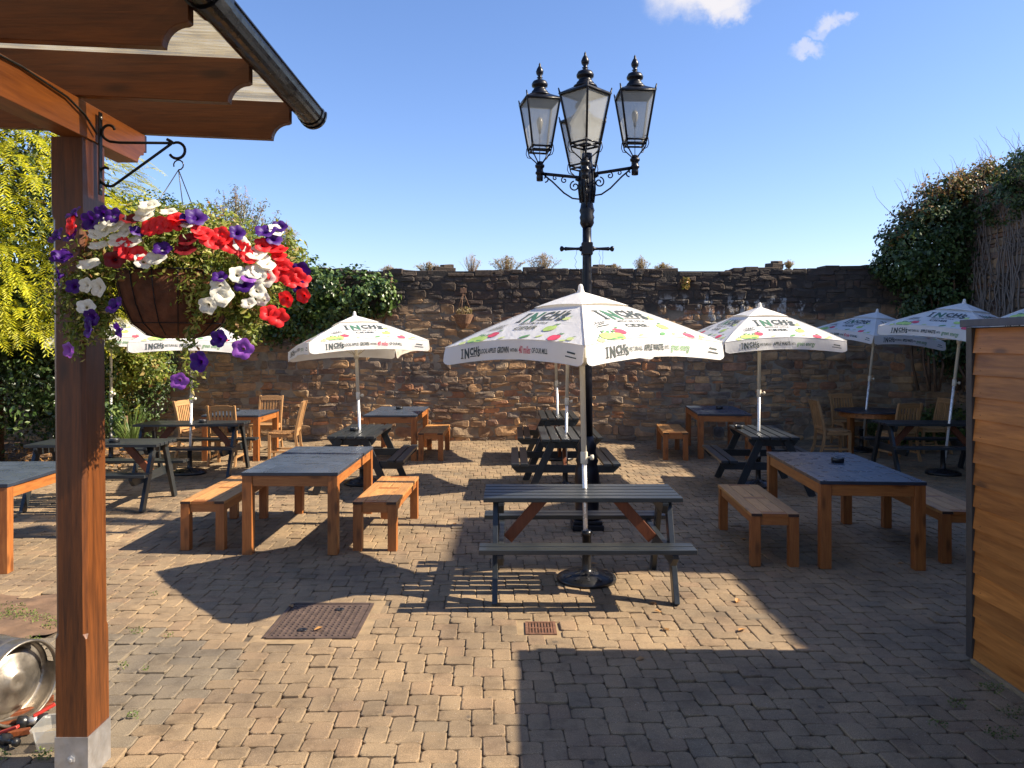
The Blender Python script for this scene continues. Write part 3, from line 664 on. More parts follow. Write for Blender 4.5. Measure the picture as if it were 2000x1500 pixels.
# hanging flower basket
hb = thing('hanging_basket', 'hanging basket overflowing with red, white and purple petunias', 'hanging basket', (-1.49, 3.5, 2.0))
def basket():
    m = MB(); prof = [(.06, -.075), (.13, -.06), (.19, -.01), (.228, .07), (.25, .15), (.26, .215), (.25, .215), (.235, .14), (0, .14)]
    m.lathe(prof, (0, 0, 0), 40); bo = m.build('bowl', 'liner', hb)
    m = MB()
    for k_ in range(16):
        a = 2 * math.pi * k_ / 16; m.tube([((r + .004) * math.cos(a), (r + .004) * math.sin(a), z) for r, z in prof[:6]], .0022, 4)
    m.tube([(.264 * math.cos(t), .264 * math.sin(t), .215) for t in np.linspace(0, 6.283, 41)], .004, 5)
    m.tube([(.194 * math.cos(t), .194 * math.sin(t), -.01) for t in np.linspace(0, 6.283, 31)], .002, 4)
    m.build('wire_frame', 'iron', bo)
    m = MB(); top = Vector((.0, 0, .678))
    for a in (100, 215, 330):
        m.tube([top, Vector((.258 * math.cos(R(a)), .258 * math.sin(R(a)), .215))], .0022, 5)
    m.tube(arc(.0, .70, .022, .022, -90, 200, 10), .003, 6); m.build('hanging_wires', 'black', hb)
    b = [((.0, 0, .30), (.50, .40, .17)), ((-.36, -.12, .16), (.14, .15, .22)), ((.36, -.1, .18), (.16, .16, .22)), ((.2, -.22, .10), (.13, .1, .12)), ((.0, -.05, .42), (.3, .25, .1)), ((-.3, -.16, .02), (.07, .08, .12)), ((.32, -.1, .02), (.08, .08, .12)), ((.46, 0, .3), (.1, .2, .12)), ((-.42, 0, .28), (.1, .2, .14))]
    foliage('foliage', b, 17000, .03, 'bask', hb, .42, .85, .2, .5, .7, .2)
    # trailing strands
    for sx, sy, L, dr in ((.14, -.2, .36, .0), (.27, -.14, .16, .05), (-.33, -.15, .22, -.03), (-.25, -.18, .2, .02)):
        P = np.array([[sx + dr * t * 2 + .02 * math.sin(t * 9), sy + .02 * math.sin(t * 6), .08 - L * t] for t in np.linspace(0, 1, 46)]); P2 = np.repeat(P, 5, 0) + rng.normal(0, .018, (len(P) * 5, 3))
        quads('trailing_stem', leaves(P2, np.tile([0, -1, .4], (len(P2), 1)), .03, .4, .8), 'bask', hb)
        kids(hb)[-1]
    # flowers
    Z1 = lambda L_, c: [(80 + x / 4.411, 380 + y / 4.411, c) for x, y in L_]
    Z2 = lambda L_, c: [(340 + x / 4.411, 380 + y / 4.411, c) for x, y in L_]
    fl = Z1([(930, 80), (880, 170), (1095, 140), (665, 250), (540, 250), (480, 330), (655, 380), (790, 400), (490, 430), (410, 590), (885, 570), (990, 535), (380, 780), (485, 800), (385, 965)], 'w')
    fl += Z1([(270, 150), (415, 230), (520, 160), (620, 180), (250, 350), (830, 310), (1045, 460), (170, 525), (140, 700), (280, 790), (625, 950), (660, 1170), (430, 1060), (400, 1160), (120, 350)], 'p')
    fl += Z1([(250, 265), (690, 450), (830, 500), (1075, 255), (940, 280), (1190, 215)], 'r') + Z1([(630, 560), (770, 200)], 'd') + Z1([(230, 1340)], 'l')
    fl += Z2([(120, 240), (705, 495), (790, 580), (730, 650), (690, 660), (790, 720), (555, 690), (390, 800), (400, 880), (285, 960), (720, 830), (760, 900), (880, 300), (580, 420), (640, 930)], 'w')
    fl += Z2([(115, 200), (190, 190), (545, 325), (910, 270), (780, 310), (860, 375), (390, 705), (600, 770), (1090, 660), (380, 1240), (210, 1440), (1085, 800)], 'p') + Z2([(590, 1330), (45, 1610), (650, 700)], 'l')
    fl += Z2([(210, 300), (290, 370), (400, 340), (480, 420), (580, 460), (650, 540), (770, 430), (900, 460), (950, 600), (860, 680), (950, 690), (1010, 740), (1100, 720), (1110, 870), (960, 900), (900, 1060), (820, 1020), (20, 230)], 'r') + Z2([(110, 380), (90, 460)], 'd')
    fl += Z2([(250, 330), (340, 400), (430, 380), (530, 450), (620, 500), (830, 450), (900, 520), (930, 650), (1050, 700)], 'r') + Z2([(755, 540), (800, 600), (720, 700), (430, 860)], 'w') + Z1([(600, 220), (900, 120), (530, 300), (720, 300)], 'w') + Z1([(760, 480), (1010, 260)], 'r')
    protos = {}
    for key, tm in (('w', 'throat'), ('r', 'throat_d'), ('p', 'throat_d'), ('d', 'throat_d'), ('l', 'throat')):
        V = [(0, 0, -.03)]; Fc = []; Mi = []; n = 20
        for r, z, lob in ((.005, -.022, 0), (.012, -.008, 0), (.026, .001, .12), (.0385, -.001, .2)):
            for k_ in range(n):
                a = 2 * math.pi * k_ / n; q = 1 + lob * (abs(math.cos(2.5 * a)) - .6) + (random.uniform(-.05, .05) if lob else 0)
                V.append((r * q * math.cos(a), r * q * math.sin(a), z + (random.gauss(0, .0022) if lob else 0) - (.004 * (1 - abs(math.cos(2.5 * a))) if lob else 0)))
        for k_ in range(n): Fc.append((0, 1 + k_, 1 + (k_ + 1) % n)); Mi.append(1)
        for rr in range(3):
            for k_ in range(n): Fc.append((1 + rr * n + k_, 1 + rr * n + (k_ + 1) % n, 1 + rr * n + n + (k_ + 1) % n, 1 + rr * n + n + k_)); Mi.append(0)
        mm = MB(); mm.v = V; mm.f = [list(f) for f in Fc]; mm.mi = Mi; mm.smooth = [True] * len(Fc)
        nm = {'w': 'white_petunia', 'r': 'red_petunia', 'p': 'purple_petunia', 'd': 'dark_red_petunia', 'l': 'lilac_petunia'}[key]
        protos[key] = [mm.build(nm, ['fl_' + key, tm], hb, recalc=False), False]
    for px, py, c in fl:
        D = 3.15
        for _ in range(4):
            X = (px - 1000) / F * D + 1.49; q = max(0, 1 - (X / .6) ** 2); D = 3.5 - .40 * math.sqrt(q) - .03
        p = pt(px, py, D) - Vector((-1.49, 3.5, 2.0)); out = Vector((X * .9, -.75, .45 if py < 520 else .1)) + Vector((random.gauss(0, .3), random.gauss(0, .2), random.gauss(0, .28)))
        pr = protos[c]; o = pr[0] if not pr[1] else pr[0].copy()
        if pr[1]: C.objects.link(o)
        pr[1] = True; o.parent = hb; o.location = p; o.rotation_euler = out.to_track_quat('Z', 'Y').to_euler(); s_ = random.uniform(.82, 1.15); o.scale = (s_, s_ * random.uniform(.85, 1), s_)
basket()
# ------------------------------------------------------------------ lamp post
lp = thing('lamp_post', 'tall black cast iron lamp post with four lanterns on scrolled arms', 'lamp post', (.775, 8.1, 0))
def lamp():
    m = MB(); m.box((0, 0, .03), (.32, .32, .06)); m.box((0, 0, .08), (.29, .29, .04)); m.build('plinth', 'iron', lp, bevel=.01)
    m = MB(); m.lathe([(.14, .1), (.145, .13), (.12, .16), (.125, .3), (.13, .5), (.12, .62), (.105, .66), (.118, .7), (.1, .74), (.09, .8), (.1, .86), (.075, .9), (.065, .95)], n=16); m.build('base', 'iron', lp)
    m = MB(); m.lathe([(.06, .95), (.052, 1.6), (.048, 2.2), (.046, 2.8), (.046, 3.1)], n=24); m.build('shaft', 'iron', lp)
    m = MB(); m.lathe([(.046, 3.1), (.06, 3.12), (.074, 3.15), (.07, 3.18), (.078, 3.21), (.066, 3.24), (.08, 3.28), (.07, 3.31), (.062, 3.36), (.074, 3.44), (.08, 3.5), (.078, 3.62), (.066, 3.7), (.058, 3.76), (.052, 3.8), (.055, 3.82), (.052, 3.87), (0, 3.875)], n=14)
    for k_ in range(8):
        a = k_ * math.pi / 4; m.tube([(.066 * math.cos(a), .066 * math.sin(a), 3.36), (.083 * math.cos(a), .083 * math.sin(a), 3.5), (.07 * math.cos(a), .07 * math.sin(a), 3.7)], .012, 5)
    m.build('head_column', 'iron', lp)
    m = MB(); m.box((0, 0, 2.885), (.115, .115, .13)); m.build('ladder_bar_block', 'iron', lp, bevel=.01)
    ladder = MB()
    for s in (-1, 1):
        ladder.lathe([(.028, .055), (.028, .07), (.016, .08), (.014, .12), (.018, .2), (.021, .225), (.012, .235), (.026, .25), (.03, .262), (.024, .275), (0, .283)], (0, 0, 2.885), 12, rot=Euler((0, R(90 * s), 0)).to_matrix())
    ladder.build('ladder_bar', 'iron', lp)
    lv = MB()
    for s_, x in ((1, -.105), (1, .13), (1, .165)):
        p = [(x, .0, 2.87)]
        for k_ in range(7): p.append((x + random.gauss(0, .012), random.gauss(0, .01), 2.87 - .04 * (k_ + 1)))
        lv.tube(p, .0022, 4)
    lv.build('trailing_wire', 'black', lp)
    for az, zo, yaw in ((172.5, .0, 12), (-7.5, .035, 2), (-97.5, -.09, 45), (90, -.09, 45)):
        rz = Matrix.Rotation(R(az), 3, 'Z'); L = .49; V3 = lambda x, z, y=0: rz @ Vector((x, y, z))
        m = MB(); m.tube([V3(.04, 3.62 + zo), (V3(.2, 3.64 + zo)), V3(L - .02, 3.675 + zo)], .017, 8)
        m.tube([V3(.075, 3.6 + zo), V3(.11, 3.62 + zo)], .026, 8)
        def scr(cx, cz, r0, r1, a0, a1, n=22): return [V3(p[0], p[2] + zo) for p in arc(cx, cz, r0, r1, a0, a1, n)]
        m.tube(scr(.125, 3.535, .012, .055, -380, 80, 26), .0075, 6)
        m.tube(scr(.235, 3.6, .008, .035, -300, 100, 20), .0065, 6)
        m.tube(scr(.33, 3.625, .006, .026, -260, 110, 16), .006, 6)
        m.tube(scr(.43, 3.62, .01, .036, 20, 280, 18), .0075, 6)
        m.tube([V3(.05, 3.42 + zo), V3(.08, 3.4 + zo), V3(.15, 3.41 + zo), V3(.24, 3.47 + zo), V3(.36, 3.59 + zo), V3(.44, 3.655 + zo)], .0085, 6)
        m.lathe([(.034, 3.6), (.036, 3.64), (.032, 3.66), (.046, 3.675), (.046, 3.69), (.036, 3.7), (.036, 3.73), (.05, 3.745), (.05, 3.765), (.034, 3.775), (.03, 3.8), (.012, 3.805)], V3(L, zo), 14)
        a_ = m.build('arm', 'iron', lp)
        # lantern
        c = V3(L, zo); ry = Matrix.Rotation(R(yaw), 3, 'Z'); wt, wb, z0, z1 = .172, .098, 3.945, 4.42; P = lambda x, y, z: c + ry @ Vector((x, y, z))
        m = MB()
        for sx, sy in ((1, 1), (1, -1), (-1, 1), (-1, -1)):
            m.tube([P(sx * wb, sy * wb, z0 - .02), P(sx * wt, sy * wt, z1), P(sx * (wt + .012), sy * (wt + .012), z1 + .06)], [.011, .011, .006], 6)
        for w_, z in ((wb, z0), (wb - .008, z0 - .035), (wt, z1)):
            cs = [P(sx * w_, sy * w_, z) for sx, sy in ((1, 1), (1, -1), (-1, -1), (-1, 1), (1, 1))]
            for i in range(4): m.tube([cs[i], cs[i + 1]], .0105 if z != z1 else .014, 6)
        fr = m.build('lantern_frame', 'iron', a_)
        m = MB()
        for i, (sx, sy) in enumerate(((1, 0), (-1, 0), (0, 1), (0, -1))):
            q = .96
            A = [P(sx * wb * q if sx else -wb * q, sy * wb * q if sy else -wb * q, z0), P(sx * wb * q if sx else wb * q, sy * wb * q if sy else wb * q, z0), P(sx * wt * q if sx else wt * q, sy * wt * q if sy else wt * q, z1), P(sx * wt * q if sx else -wt * q, sy * wt * q if sy else -wt * q, z1)]
            m.add(A, [(0, 1, 2, 3)])
        m.build('lantern_glass', 'frost', a_)
        m = MB(); zs = z1
        cs = lambda w_, z: [P(sx * w_, sy * w_, z) for sx, sy in ((1, 1), (1, -1), (-1, -1), (-1, 1))]
        m.add(cs(wt + .012, zs) + cs(wt + .012, zs + .012) + cs(.075, zs + .075), [(0, 1, 2, 3), (0, 4, 5, 1), (1, 5, 6, 2), (2, 6, 7, 3), (3, 7, 4, 0), (4, 8, 9, 5), (5, 9, 10, 6), (6, 10, 11, 7), (7, 11, 8, 4), (8, 9, 10, 11)])
        m.lathe([(.12, .066), (.112, .085), (.085, .097), (.086, .112), (.066, .135), (.06, .155), (.082, .167), (.086, .19), (.07, .22), (.038, .236), (.025, .242), (.02, .25), (.032, .26), (.016, .27), (.036, .3), (.04, .325), (.026, .36), (.01, .385), (.012, .395), (.006, .41), (0, .42)], c + Vector((0, 0, zs - .005)), 16)
        m.build('lantern_roof', 'iron', a_)
        m = MB(); m.lathe([(.004, 3.8), (.004, 4.1)], c, 6); m.lathe([(.012, 4.09), (.016, 4.13)], c, 10)
        m.build('gas_tube', 'iron', a_)
        m = MB(); m.lathe([(.014, 4.13), (.03, 4.18), (.034, 4.215), (.025, 4.25), (0, 4.265)], c, 12); m.build('bulb', 'bulb', a_)
        m = MB()
        for k_ in range(4):
            an = R(45 + 90 * k_); d = ry @ Vector((math.cos(an), math.sin(an), 0))
            pts = [(.028, 3.77), (.05, 3.8), (.095, 3.84), (.13, 3.875), (.14, 3.92), (.125, 3.955), (.105, 3.96)]
            m.tube([c + d * r + Vector((0, 0, z)) for r, z in pts], .0065, 6)
            pts = [(.1, 3.845), (.15, 3.86), (.168, 3.9), (.16, 3.955), (.135, 3.985), (.115, 3.98)]
            m.tube([c + d * r + Vector((0, 0, z)) for r, z in pts], .0045, 5)
        m.build('lantern_cradle', 'iron', a_)
lamp()

# ------------------------------------------------------------------ picnic tables
def make_picnic(L=1.5, lab=''):
    t = thing('picnic_table', lab, 'picnic table', (0, 0, 0), 0, 'grey painted picnic tables in the yard')
    h = .745
    m = MB()
    for i in range(5): m.box((0, -.245 + i * .1225, h - .017), (L, .099, .034))
    m.build('tabletop', 'paint_x', t, bevel=.004)
    for s in (-1, 1):
        m = MB()
        for q in (.505, .617): m.box((0, s * q, .45 - .017), (L + .04, .094, .034))
        m.build('seat', 'paint_x', t, bevel=.004)
    for sx in (-1, 1):
        fx = sx * (L / 2 - .09)
        for s in (-1, 1):
            m = MB(); m.beam((fx, s * .47, .0), (fx, s * .155, h - .04), .09, .04, up=(1, 0, 0)); m.build('leg', 'paint_z', t, bevel=.003)
        m = MB(); x = fx - sx * .043
        m.prism([(-.66, .413), (.66, .413), (.66, .385), (.59, .32), (-.59, .32), (-.66, .385)], lambda a, b, q: (x - .021 + q, a, b), .042); m.build('seat_bearer', 'paint_y', t, bevel=.003)
        m = MB(); m.prism([(-.3, h - .036), (.3, h - .036), (.3, h - .06), (.25, h - .125), (-.25, h - .125), (-.3, h - .06)], lambda a, b, q: (x - .021 + q, a, b), .042); m.build('top_bearer', 'paint_y', t, bevel=.003)
        m = MB(); m.beam((fx - sx * .09, 0, .37), (sx * .27, 0, h - .035), .085, .04, up=(0, 1, 0)); m.build('brace', 'brace', t, bevel=.003)
    return t
PIC = make_picnic()
st = [False]
G = R(90)
place(PIC, st, (.535, 6.17, 0), 0, 'grey painted picnic table nearest the camera, standing lengthways in front of the lamp post')
place(PIC, st, (.655, 10.25, 0), G, 'grey picnic table end-on directly behind the lamp post')
place(PIC, st, (.75, 12.95, 0), G, 'grey picnic table end-on against the wall, behind the other end-on one')
place(PIC, st, (-2.02, 10.55, 0), G, 'grey picnic table between the two slate-topped tables left of centre, parasol pole through it')
place(PIC, st, (3.33, 10.45, 0), G - R(5), 'grey picnic table right of centre beneath the sunlit parasol')
place(PIC, st, (6.2, 11.6, 0), R(-3), 'dark picnic table half hidden behind the timber shed')
place(PIC, st, (-4.7, 11.55, 0), R(2), 'grey picnic table at the left in front of the teak chairs')
place(PIC, st, (-4.85, 9.28, 0), R(2), 'grey picnic table partly hidden by the pergola post')

# ------------------------------------------------------------------ slate topped teak tables
def make_table(w, l, lab, grp='teak tables with slate grey tops'):
    t = thing('teak_table', lab, 'table', (0, 0, 0), 0, grp); h = .745
    m = MB(); m.b2((-w / 2, -l / 2, h - .03), (w / 2, l / 2, h - .004)); b = m.build('tabletop', 'slate_edge', t, bevel=.002)
    m = MB(); m.b2((-w / 2, -l / 2, h - .0035), (-w / 2 + .07, l / 2, h)); m.b2((w / 2 - .07, -l / 2, h - .0035), (w / 2, l / 2, h))
    n = 3 if l > 1.5 else 2
    for j in range(n + 1):
        y = -l / 2 + .0 + j * (l - .07) / n; m.b2((-w / 2 + .073, y, h - .0035), (w / 2 - .073, y + .07, h - .0003))
    k_ = 6; iw = (w - .146) / k_
    for j in range(n):
        y0 = -l / 2 + j * (l - .07) / n + .073; y1 = -l / 2 + (j + 1) * (l - .07) / n - .003
        for i in range(k_): m.b2((-w / 2 + .073 + i * iw + .0015, y0, h - .0035), (-w / 2 + .073 + (i + 1) * iw - .0015, y1, h + random.uniform(-.0008, .0002)))
    m.build('inlay', 'slate', b)
    for sx in (-1, 1):
        for sy in (-1, 1):
            m = MB(); m.box((sx * (w / 2 - .05), sy * (l / 2 - .05), (h - .031) / 2), (.09, .09, h - .031)); m.build('leg', 'teak_z', t, bevel=.004)
        m = MB(); m.box((sx * (w / 2 - .03), 0, h - .079), (.028, l - .192, .095)); m.build('apron', 'teak_y', t, bevel=.002)
        m = MB(); m.box((0, sx * (l / 2 - .03), h - .079), (w - .192, .028, .095)); m.build('apron', 'teak_x', t, bevel=.002)
    return t
T = make_table(.87, 1.8, ''); st = [False]
place(T, st, (-2.0, 7.94, 0), 0, 'sunlit slate-topped teak table left of centre between two teak benches')
place(T, st, (3.1, 7.48, 0), R(-4), 'large slate-topped teak table in the shade beside the timber shed')
place(T, st, (-1.98, 13.6, 0), 0, 'slate-topped teak table near the wall, left of centre')
place(T, st, (3.6, 13.8, 0), R(-6), 'slate-topped teak table near the wall, right of centre')
t7 = make_table(.87, 1.28, 'slate-topped teak table cut off by the left edge of the photo'); t7.location = (-4.63, 7.08, 0); t7.rotation_euler.z = R(3)
t5 = make_table(.93, 1.12, 'slate-topped teak table with four teak chairs round it at the left'); t5.location = (-4.57, 13.25, 0)
# round table
t6 = thing('round_table', 'round dark-topped teak table in the shade at the right with four chairs', 'table', (6.3, 13.75, 0), R(20))
m = MB(); m.lathe([(0, .715), (.585, .715), (.6, .72), (.6, .74), (.592, .745), (0, .745)], n=32, smooth=False); m.build('tabletop', 'slate_edge', t6)
m = MB(); m.lathe([(.53, .63), (.53, .714), (.5, .714), (.5, .63)], n=32, smooth=False); m.build('apron', 'teak_x', t6)
for k_ in range(4):
    a = k_ * math.pi / 2; m = MB(); m.box((.46 * math.cos(a), .46 * math.sin(a), .357), (.08, .08, .714), (0, 0, a)); m.build('leg', 'teak_z', t6, bevel=.004)

# benches
def make_bench():
    t = thing('teak_bench', '', 'bench', (0, 0, 0), 0, 'backless teak benches'); w, l, h = .41, 1.4, .455
    m = MB(); bw = w / 4
    for i in range(4):
        x = -w / 2 + bw * (i + .5)
        if i in (0, 3): m.box((x, 0, h - .014), (bw - .004, l - .002, .028), mi=0)
        else:
            m.box((x, l / 4 - .02, h - .014), (bw - .004, l / 2 - .12, .028), mi=0); m.box((x, -l / 4 + .02, h - .014), (bw - .004, l / 2 - .12, .028), mi=0)
    for y in (-l / 2 + .032, 0, l / 2 - .032): m.box((0, y, h - .0145), (2 * bw - .003, .062 if y else .07, .0275), mi=2)
    for sx in (-1, 1):
        for sy in (-1, 1): m.box((sx * (w / 2 - bw / 2 + .0002), sy * (l / 2 - .0005), h - .014), (bw - .012, .004, .024), mi=1)
    m.build('seat', ['seat_y', 'endgrain', 'teak_x'], t, bevel=.002)
    for sx in (-1, 1):
        for sy in (-1, 1): m = MB(); m.box((sx * (w / 2 - .045), sy * (l / 2 - .045), (h - .029) / 2), (.082, .082, h - .029)); m.build('leg', 'teak_z', t, bevel=.004)
        m = MB(); m.box((sx * (w / 2 - .03), 0, h - .066), (.024, l - .175, .072)); m.build('apron', 'teak_y', t, bevel=.002)
        m = MB(); m.box((0, sx * (l / 2 - .03), h - .066), (w - .175, .024, .072)); m.build('apron', 'teak_x', t, bevel=.002)
    return t
B = make_bench(); st = [False]
place(B, st, (-2.86, 7.9, 0), R(1), 'teak bench on the left of the sunlit slate-topped table')
place(B, st, (-1.24, 7.87, 0), R(-1.5), 'teak bench on the right of the sunlit slate-topped table, half shaded')
place(B, st, (2.285, 7.37, 0), R(-3.5), 'shaded teak bench on the left of the large slate-topped table')
place(B, st, (3.98, 7.45, 0), R(-5), 'shaded teak bench between the large slate-topped table and the shed')
place(B, st, (2.74, 13.45, 0), R(-6), 'teak bench near the wall to the right of the lamp post')
place(B, st, (-1.32, 13.4, 0), 0, 'teak bench near the wall, left of the end-on picnic tables')

# chairs
def make_chair():
    t = thing('teak_chair', '', 'chair', (0, 0, 0), 0, 'slatted teak garden chairs')   # faces +Y
    m = MB()
    for i in range(6): m.box((0, -.19 + i * .074, .435 + .004 * abs(i - 2.5)), (.46 - (i < 1) * .06, .064, .02))
    m.build('seat', 'ctk_x', t, bevel=.003)
    for s in (-1, 1):
        m = MB(); m.beam((s * .205, .2, 0), (s * .205, .2, .42), .045, .045); m.build('leg', 'ctk_z', t, bevel=.004)
        m = MB(); w_ = .022
        pr = [(-.3, 0), (-.235, .22), (-.215, .42), (-.235, .55), (-.285, .78), (-.33, .95)]
        pts = [(y - w_, z) for y, z in pr] + [(y + w_, z) for y, z in pr[::-1]]
        m.prism(pts, lambda a, b, q: (s * .205 - .0165 + q, a, b), .033); m.build('rear_leg', 'ctk_z', t, bevel=.003)
        m = MB(); m.box((s * .205, 0, .4), (.024, .36, .05)); m.build('side_rail', 'ctk_y', t, bevel=.002); m = MB(); m.box((s * .205, -.02, .14), (.02, .4, .03)); m.build('stretcher', 'ctk_y', t, bevel=.002)
    for y, z in ((.2, .4), (-.2, .4)): m = MB(); m.box((0, y, z), (.36, .024, .05)); m.build('seat_rail', 'ctk_x', t, bevel=.002)
    m = MB(); m.prism([(-.19, .865), (.19, .865), (.19, .935), (.1, .95), (-.1, .95), (-.19, .935)], lambda a, b, q: (a, -.325 + q + (.95 - b) * .2, b), .024)
    m.build('top_rail', 'ctk_x', t, bevel=.002); m = MB(); m.box((0, -.232, .49), (.378, .022, .045)); m.build('back_rail', 'ctk_x', t, bevel=.002)
    m = MB()
    for i in range(7): x = -.162 + i * .054; m.beam((x, -.235, .5), (x, -.302, .875), .03, .012, up=(0, 1, 0))
    m.build('back_slats', 'ctk_z', t)
    return t
CH = make_chair(); st = [False]
place(CH, st, (-4.5, 12.4, 0), R(2), 'sunlit teak chair with its back to the camera at the left table')
place(CH, st, (-5.28, 13.2, 0), R(-98), 'sunlit teak chair at the left end of the left table, just behind the parasol pole')
place(CH, st, (-4.47, 14.2, 0), R(178), 'sunlit teak chair facing the camera between the left table and the wall')
place(CH, st, (-3.78, 13.0, 0), R(96), 'sunlit teak chair seen side-on at the right end of the left table')
place(CH, st, (5.45, 13.3, 0), R(-92), 'shaded teak chair on the left side of the round table, seen side-on')
place(CH, st, (6.33, 12.9, 0), R(12), 'shaded teak chair with its back to the camera at the round table')
place(CH, st, (6.35, 14.75, 0), R(185), 'shaded teak chair behind the round table against the wall')
place(CH, st, (7.3, 13.75, 0), R(92), 'shaded teak chair on the right side of the round table, turned away')

# ashtrays
def make_ash():
    t = thing('ashtray', '', 'ashtray', (0, 0, 0), 0, 'black ashtrays on the tables')
    m = MB(); m.lathe([(.05, 0), (.058, .004), (.062, .045), (.058, .048), (.053, .045), (.05, .012), (0, .01)], n=20); m.build('bowl', 'black', t)
    m = MB(); m.box((0, 0, .042), (.108, .01, .004)); m.box((0, 0, .0425), (.01, .108, .003)); m.build('cigarette_rest', 'steel', t)
    return t
A = make_ash(); st = [False]
place(A, st, (pt(1636, 905, 7.65).x, 7.65, .745), .3, 'black ashtray on the large slate-topped table beside the shed')
place(A, st, (-1.99, 13.85, .745), 0, 'black ashtray on the slate-topped table near the wall, left of centre')
place(A, st, (3.68, 13.9, .745), 0, 'black ashtray on the slate-topped table near the wall, right of centre')
place(A, st, (-2.1, 10.42, .745), 0, 'black ashtray at the foot of the parasol pole on the picnic table left of centre')
place(A, st, (-4.54, 11.5, .745), 0, 'black ashtray on the picnic table in front of the teak chairs')
place(A, st, (-4.67, 9.2, .745), 0, 'black ashtray on the picnic table beside the pergola post')
place(A, st, (-4.75, 13.5, .745), 0, 'black ashtray on the slate-topped table with the four chairs at the left')
place(A, st, (3.1, 10.7, .745), 0, 'black ashtray on the picnic table right of centre')

# ------------------------------------------------------------------ parasols
HS, RZ, VH = .785, .42, .145
COR = [(1, -1), (1, 1), (-1, 1), (-1, -1)]           # corners (x, y) * HS
def prof_z(v): return -RZ * (.80 * v + .20 * v * v) 
def panel(k_, u, v, off=0.0):
    a = Vector((COR[k_][0] * HS, COR[k_][1] * HS, 0)); b = Vector((COR[(k_ + 1) % 4][0] * HS, COR[(k_ + 1) % 4][1] * HS, 0))
    p = a.lerp(b, (u + 1) / 2) * v; sag = 1 - u * u
    p *= (1 - .035 * sag * v); z = prof_z(v) + .055 * sag * v * v - .02 * sag * v * (1 - v)
    nrm = ((a + b) / 2).normalized() * RZ + Vector((0, 0, HS)); nrm.normalize()
    return Vector((p.x, p.y, z)) + nrm * off
def valance(k_, u, s, off=0.0):
    t = panel(k_, u, 1.0); a = Vector((COR[k_][0], COR[k_][1], 0)); b = Vector((COR[(k_ + 1) % 4][0], COR[(k_ + 1) % 4][1], 0)); n = ((a + b) / 2).normalized()
    e = max(0, (abs(u) - .90) / .10); e = min(1, e); hh = VH * (1 - .35 * (1 - math.sqrt(max(0, 1 - e * e))))
    return t + Vector((0, 0, -hh * s)) + n * (.012 * math.sin(s * 1.6) + .012 * math.sin(u * 9 + k_ * 2) * s + off)
def make_canvas():
    m = MB(); nu, nv = 16, 9
    for k_ in range(4):
        V = [panel(k_, -1 + 2 * i / nu, max(.02, j / nv)) for j in range(nv + 1) for i in range(nu + 1)]
        m.add(V, [(j * (nu + 1) + i, j * (nu + 1) + i + 1, (j + 1) * (nu + 1) + i + 1, (j + 1) * (nu + 1) + i) for j in range(nv) for i in range(nu)], 0, True)
        us = [-.995, -.98, -.96, -.93] + [-.9 + 1.8 * i / 14 for i in range(15)] + [.93, .96, .98, .995]; n = len(us)
        V = [valance(k_, u, s) for s in (0, .33, .66, 1) for u in us]
        m.add(V, [(j * n + i, j * n + i + 1, (j + 1) * n + i + 1, (j + 1) * n + i) for j in range(3) for i in range(n - 1)], 0, True)
        m.tube([panel(k_, -1, v, .002) for v in (.05, .25, .5, .75, 1.0)], .0045, 5, 0)
        m.tube([valance(k_, u, 1.0, 0) for u in us[3:-3]], .003, 4, 0, False); m.tube([panel(k_, -1 + 2 * i / 12, 1.0, .001) for i in range(13)], .0028, 4, 0, False)
    return m
# 2D artwork in panel metres: a across, b up from the rim
def glyphs(txt, size, bold=0.0, shear=0.0):
    cu = bpy.data.curves.new('lettering', 'FONT'); cu.body = txt; cu.size = size; cu.offset = bold; cu.shear = shear; cu.resolution_u = 2
    o = bpy.data.objects.new('lettering', cu); C.objects.link(o); bpy.context.view_layer.update()
    me = bpy.data.meshes.new_from_object(o.evaluated_get(bpy.context.evaluated_depsgraph_get()))
    vs = [(v.co.x, v.co.y) for v in me.vertices]; fs = [tuple(p.vertices) for p in me.polygons]
    bpy.data.objects.remove(o); bpy.data.curves.remove(cu); bpy.data.meshes.remove(me)
    return vs, fs
class Art:
    def __init__(s): s.items = []
    def text(s, txt, a, b, size, mi, bold=0, shear=0, width=None, sy=1.0):
        vs, fs = glyphs(txt, size, bold, shear); xs = [v[0] for v in vs]; x0, x1 = min(xs), max(xs); k = (width / (x1 - x0)) if width else 1
        s.items.append(([(a + (x - x0) * k, b + y * sy) for x, y in vs], fs, mi)); return a + (x1 - x0) * k
    def poly(s, pts, mi): s.items.append((pts, [tuple(range(len(pts)))], mi))
    def ell(s, a, b, ra, rb, mi, rot=0, n=14, notch=0):
        c, q = math.cos(rot), math.sin(rot); P = []
        for i in range(n):
            t = 2 * math.pi * i / n; r = 1 - notch * max(0, math.sin(t)) ** 8 - notch * .5 * max(0, -math.sin(t)) ** 12
            x, y = ra * r * math.cos(t), rb * r * math.sin(t); P.append((a + x * c - y * q, b + x * q + y * c))
        s.poly(P, mi)
    def bar(s, p, q, w, mi):
        d = Vector((q[0] - p[0], q[1] - p[1])); n = Vector((-d.y, d.x)).normalized() * w / 2; s.poly([(p[0] - n.x, p[1] - n.y), (q[0] - n.x, q[1] - n.y), (q[0] + n.x, q[1] + n.y), (p[0] + n.x, p[1] + n.y)], mi)
    def apple(s, a, b, r, mi, rot=0):
        s.ell(a, b, r, r * .92, mi, rot, 16, .28); s.bar((a, b + r * .6), (a + r * .2, b + r * 1.35), r * .13, 0); s.ell(a + r * .5, b + r * 1.15, r * .36, r * .15, 4, .5)
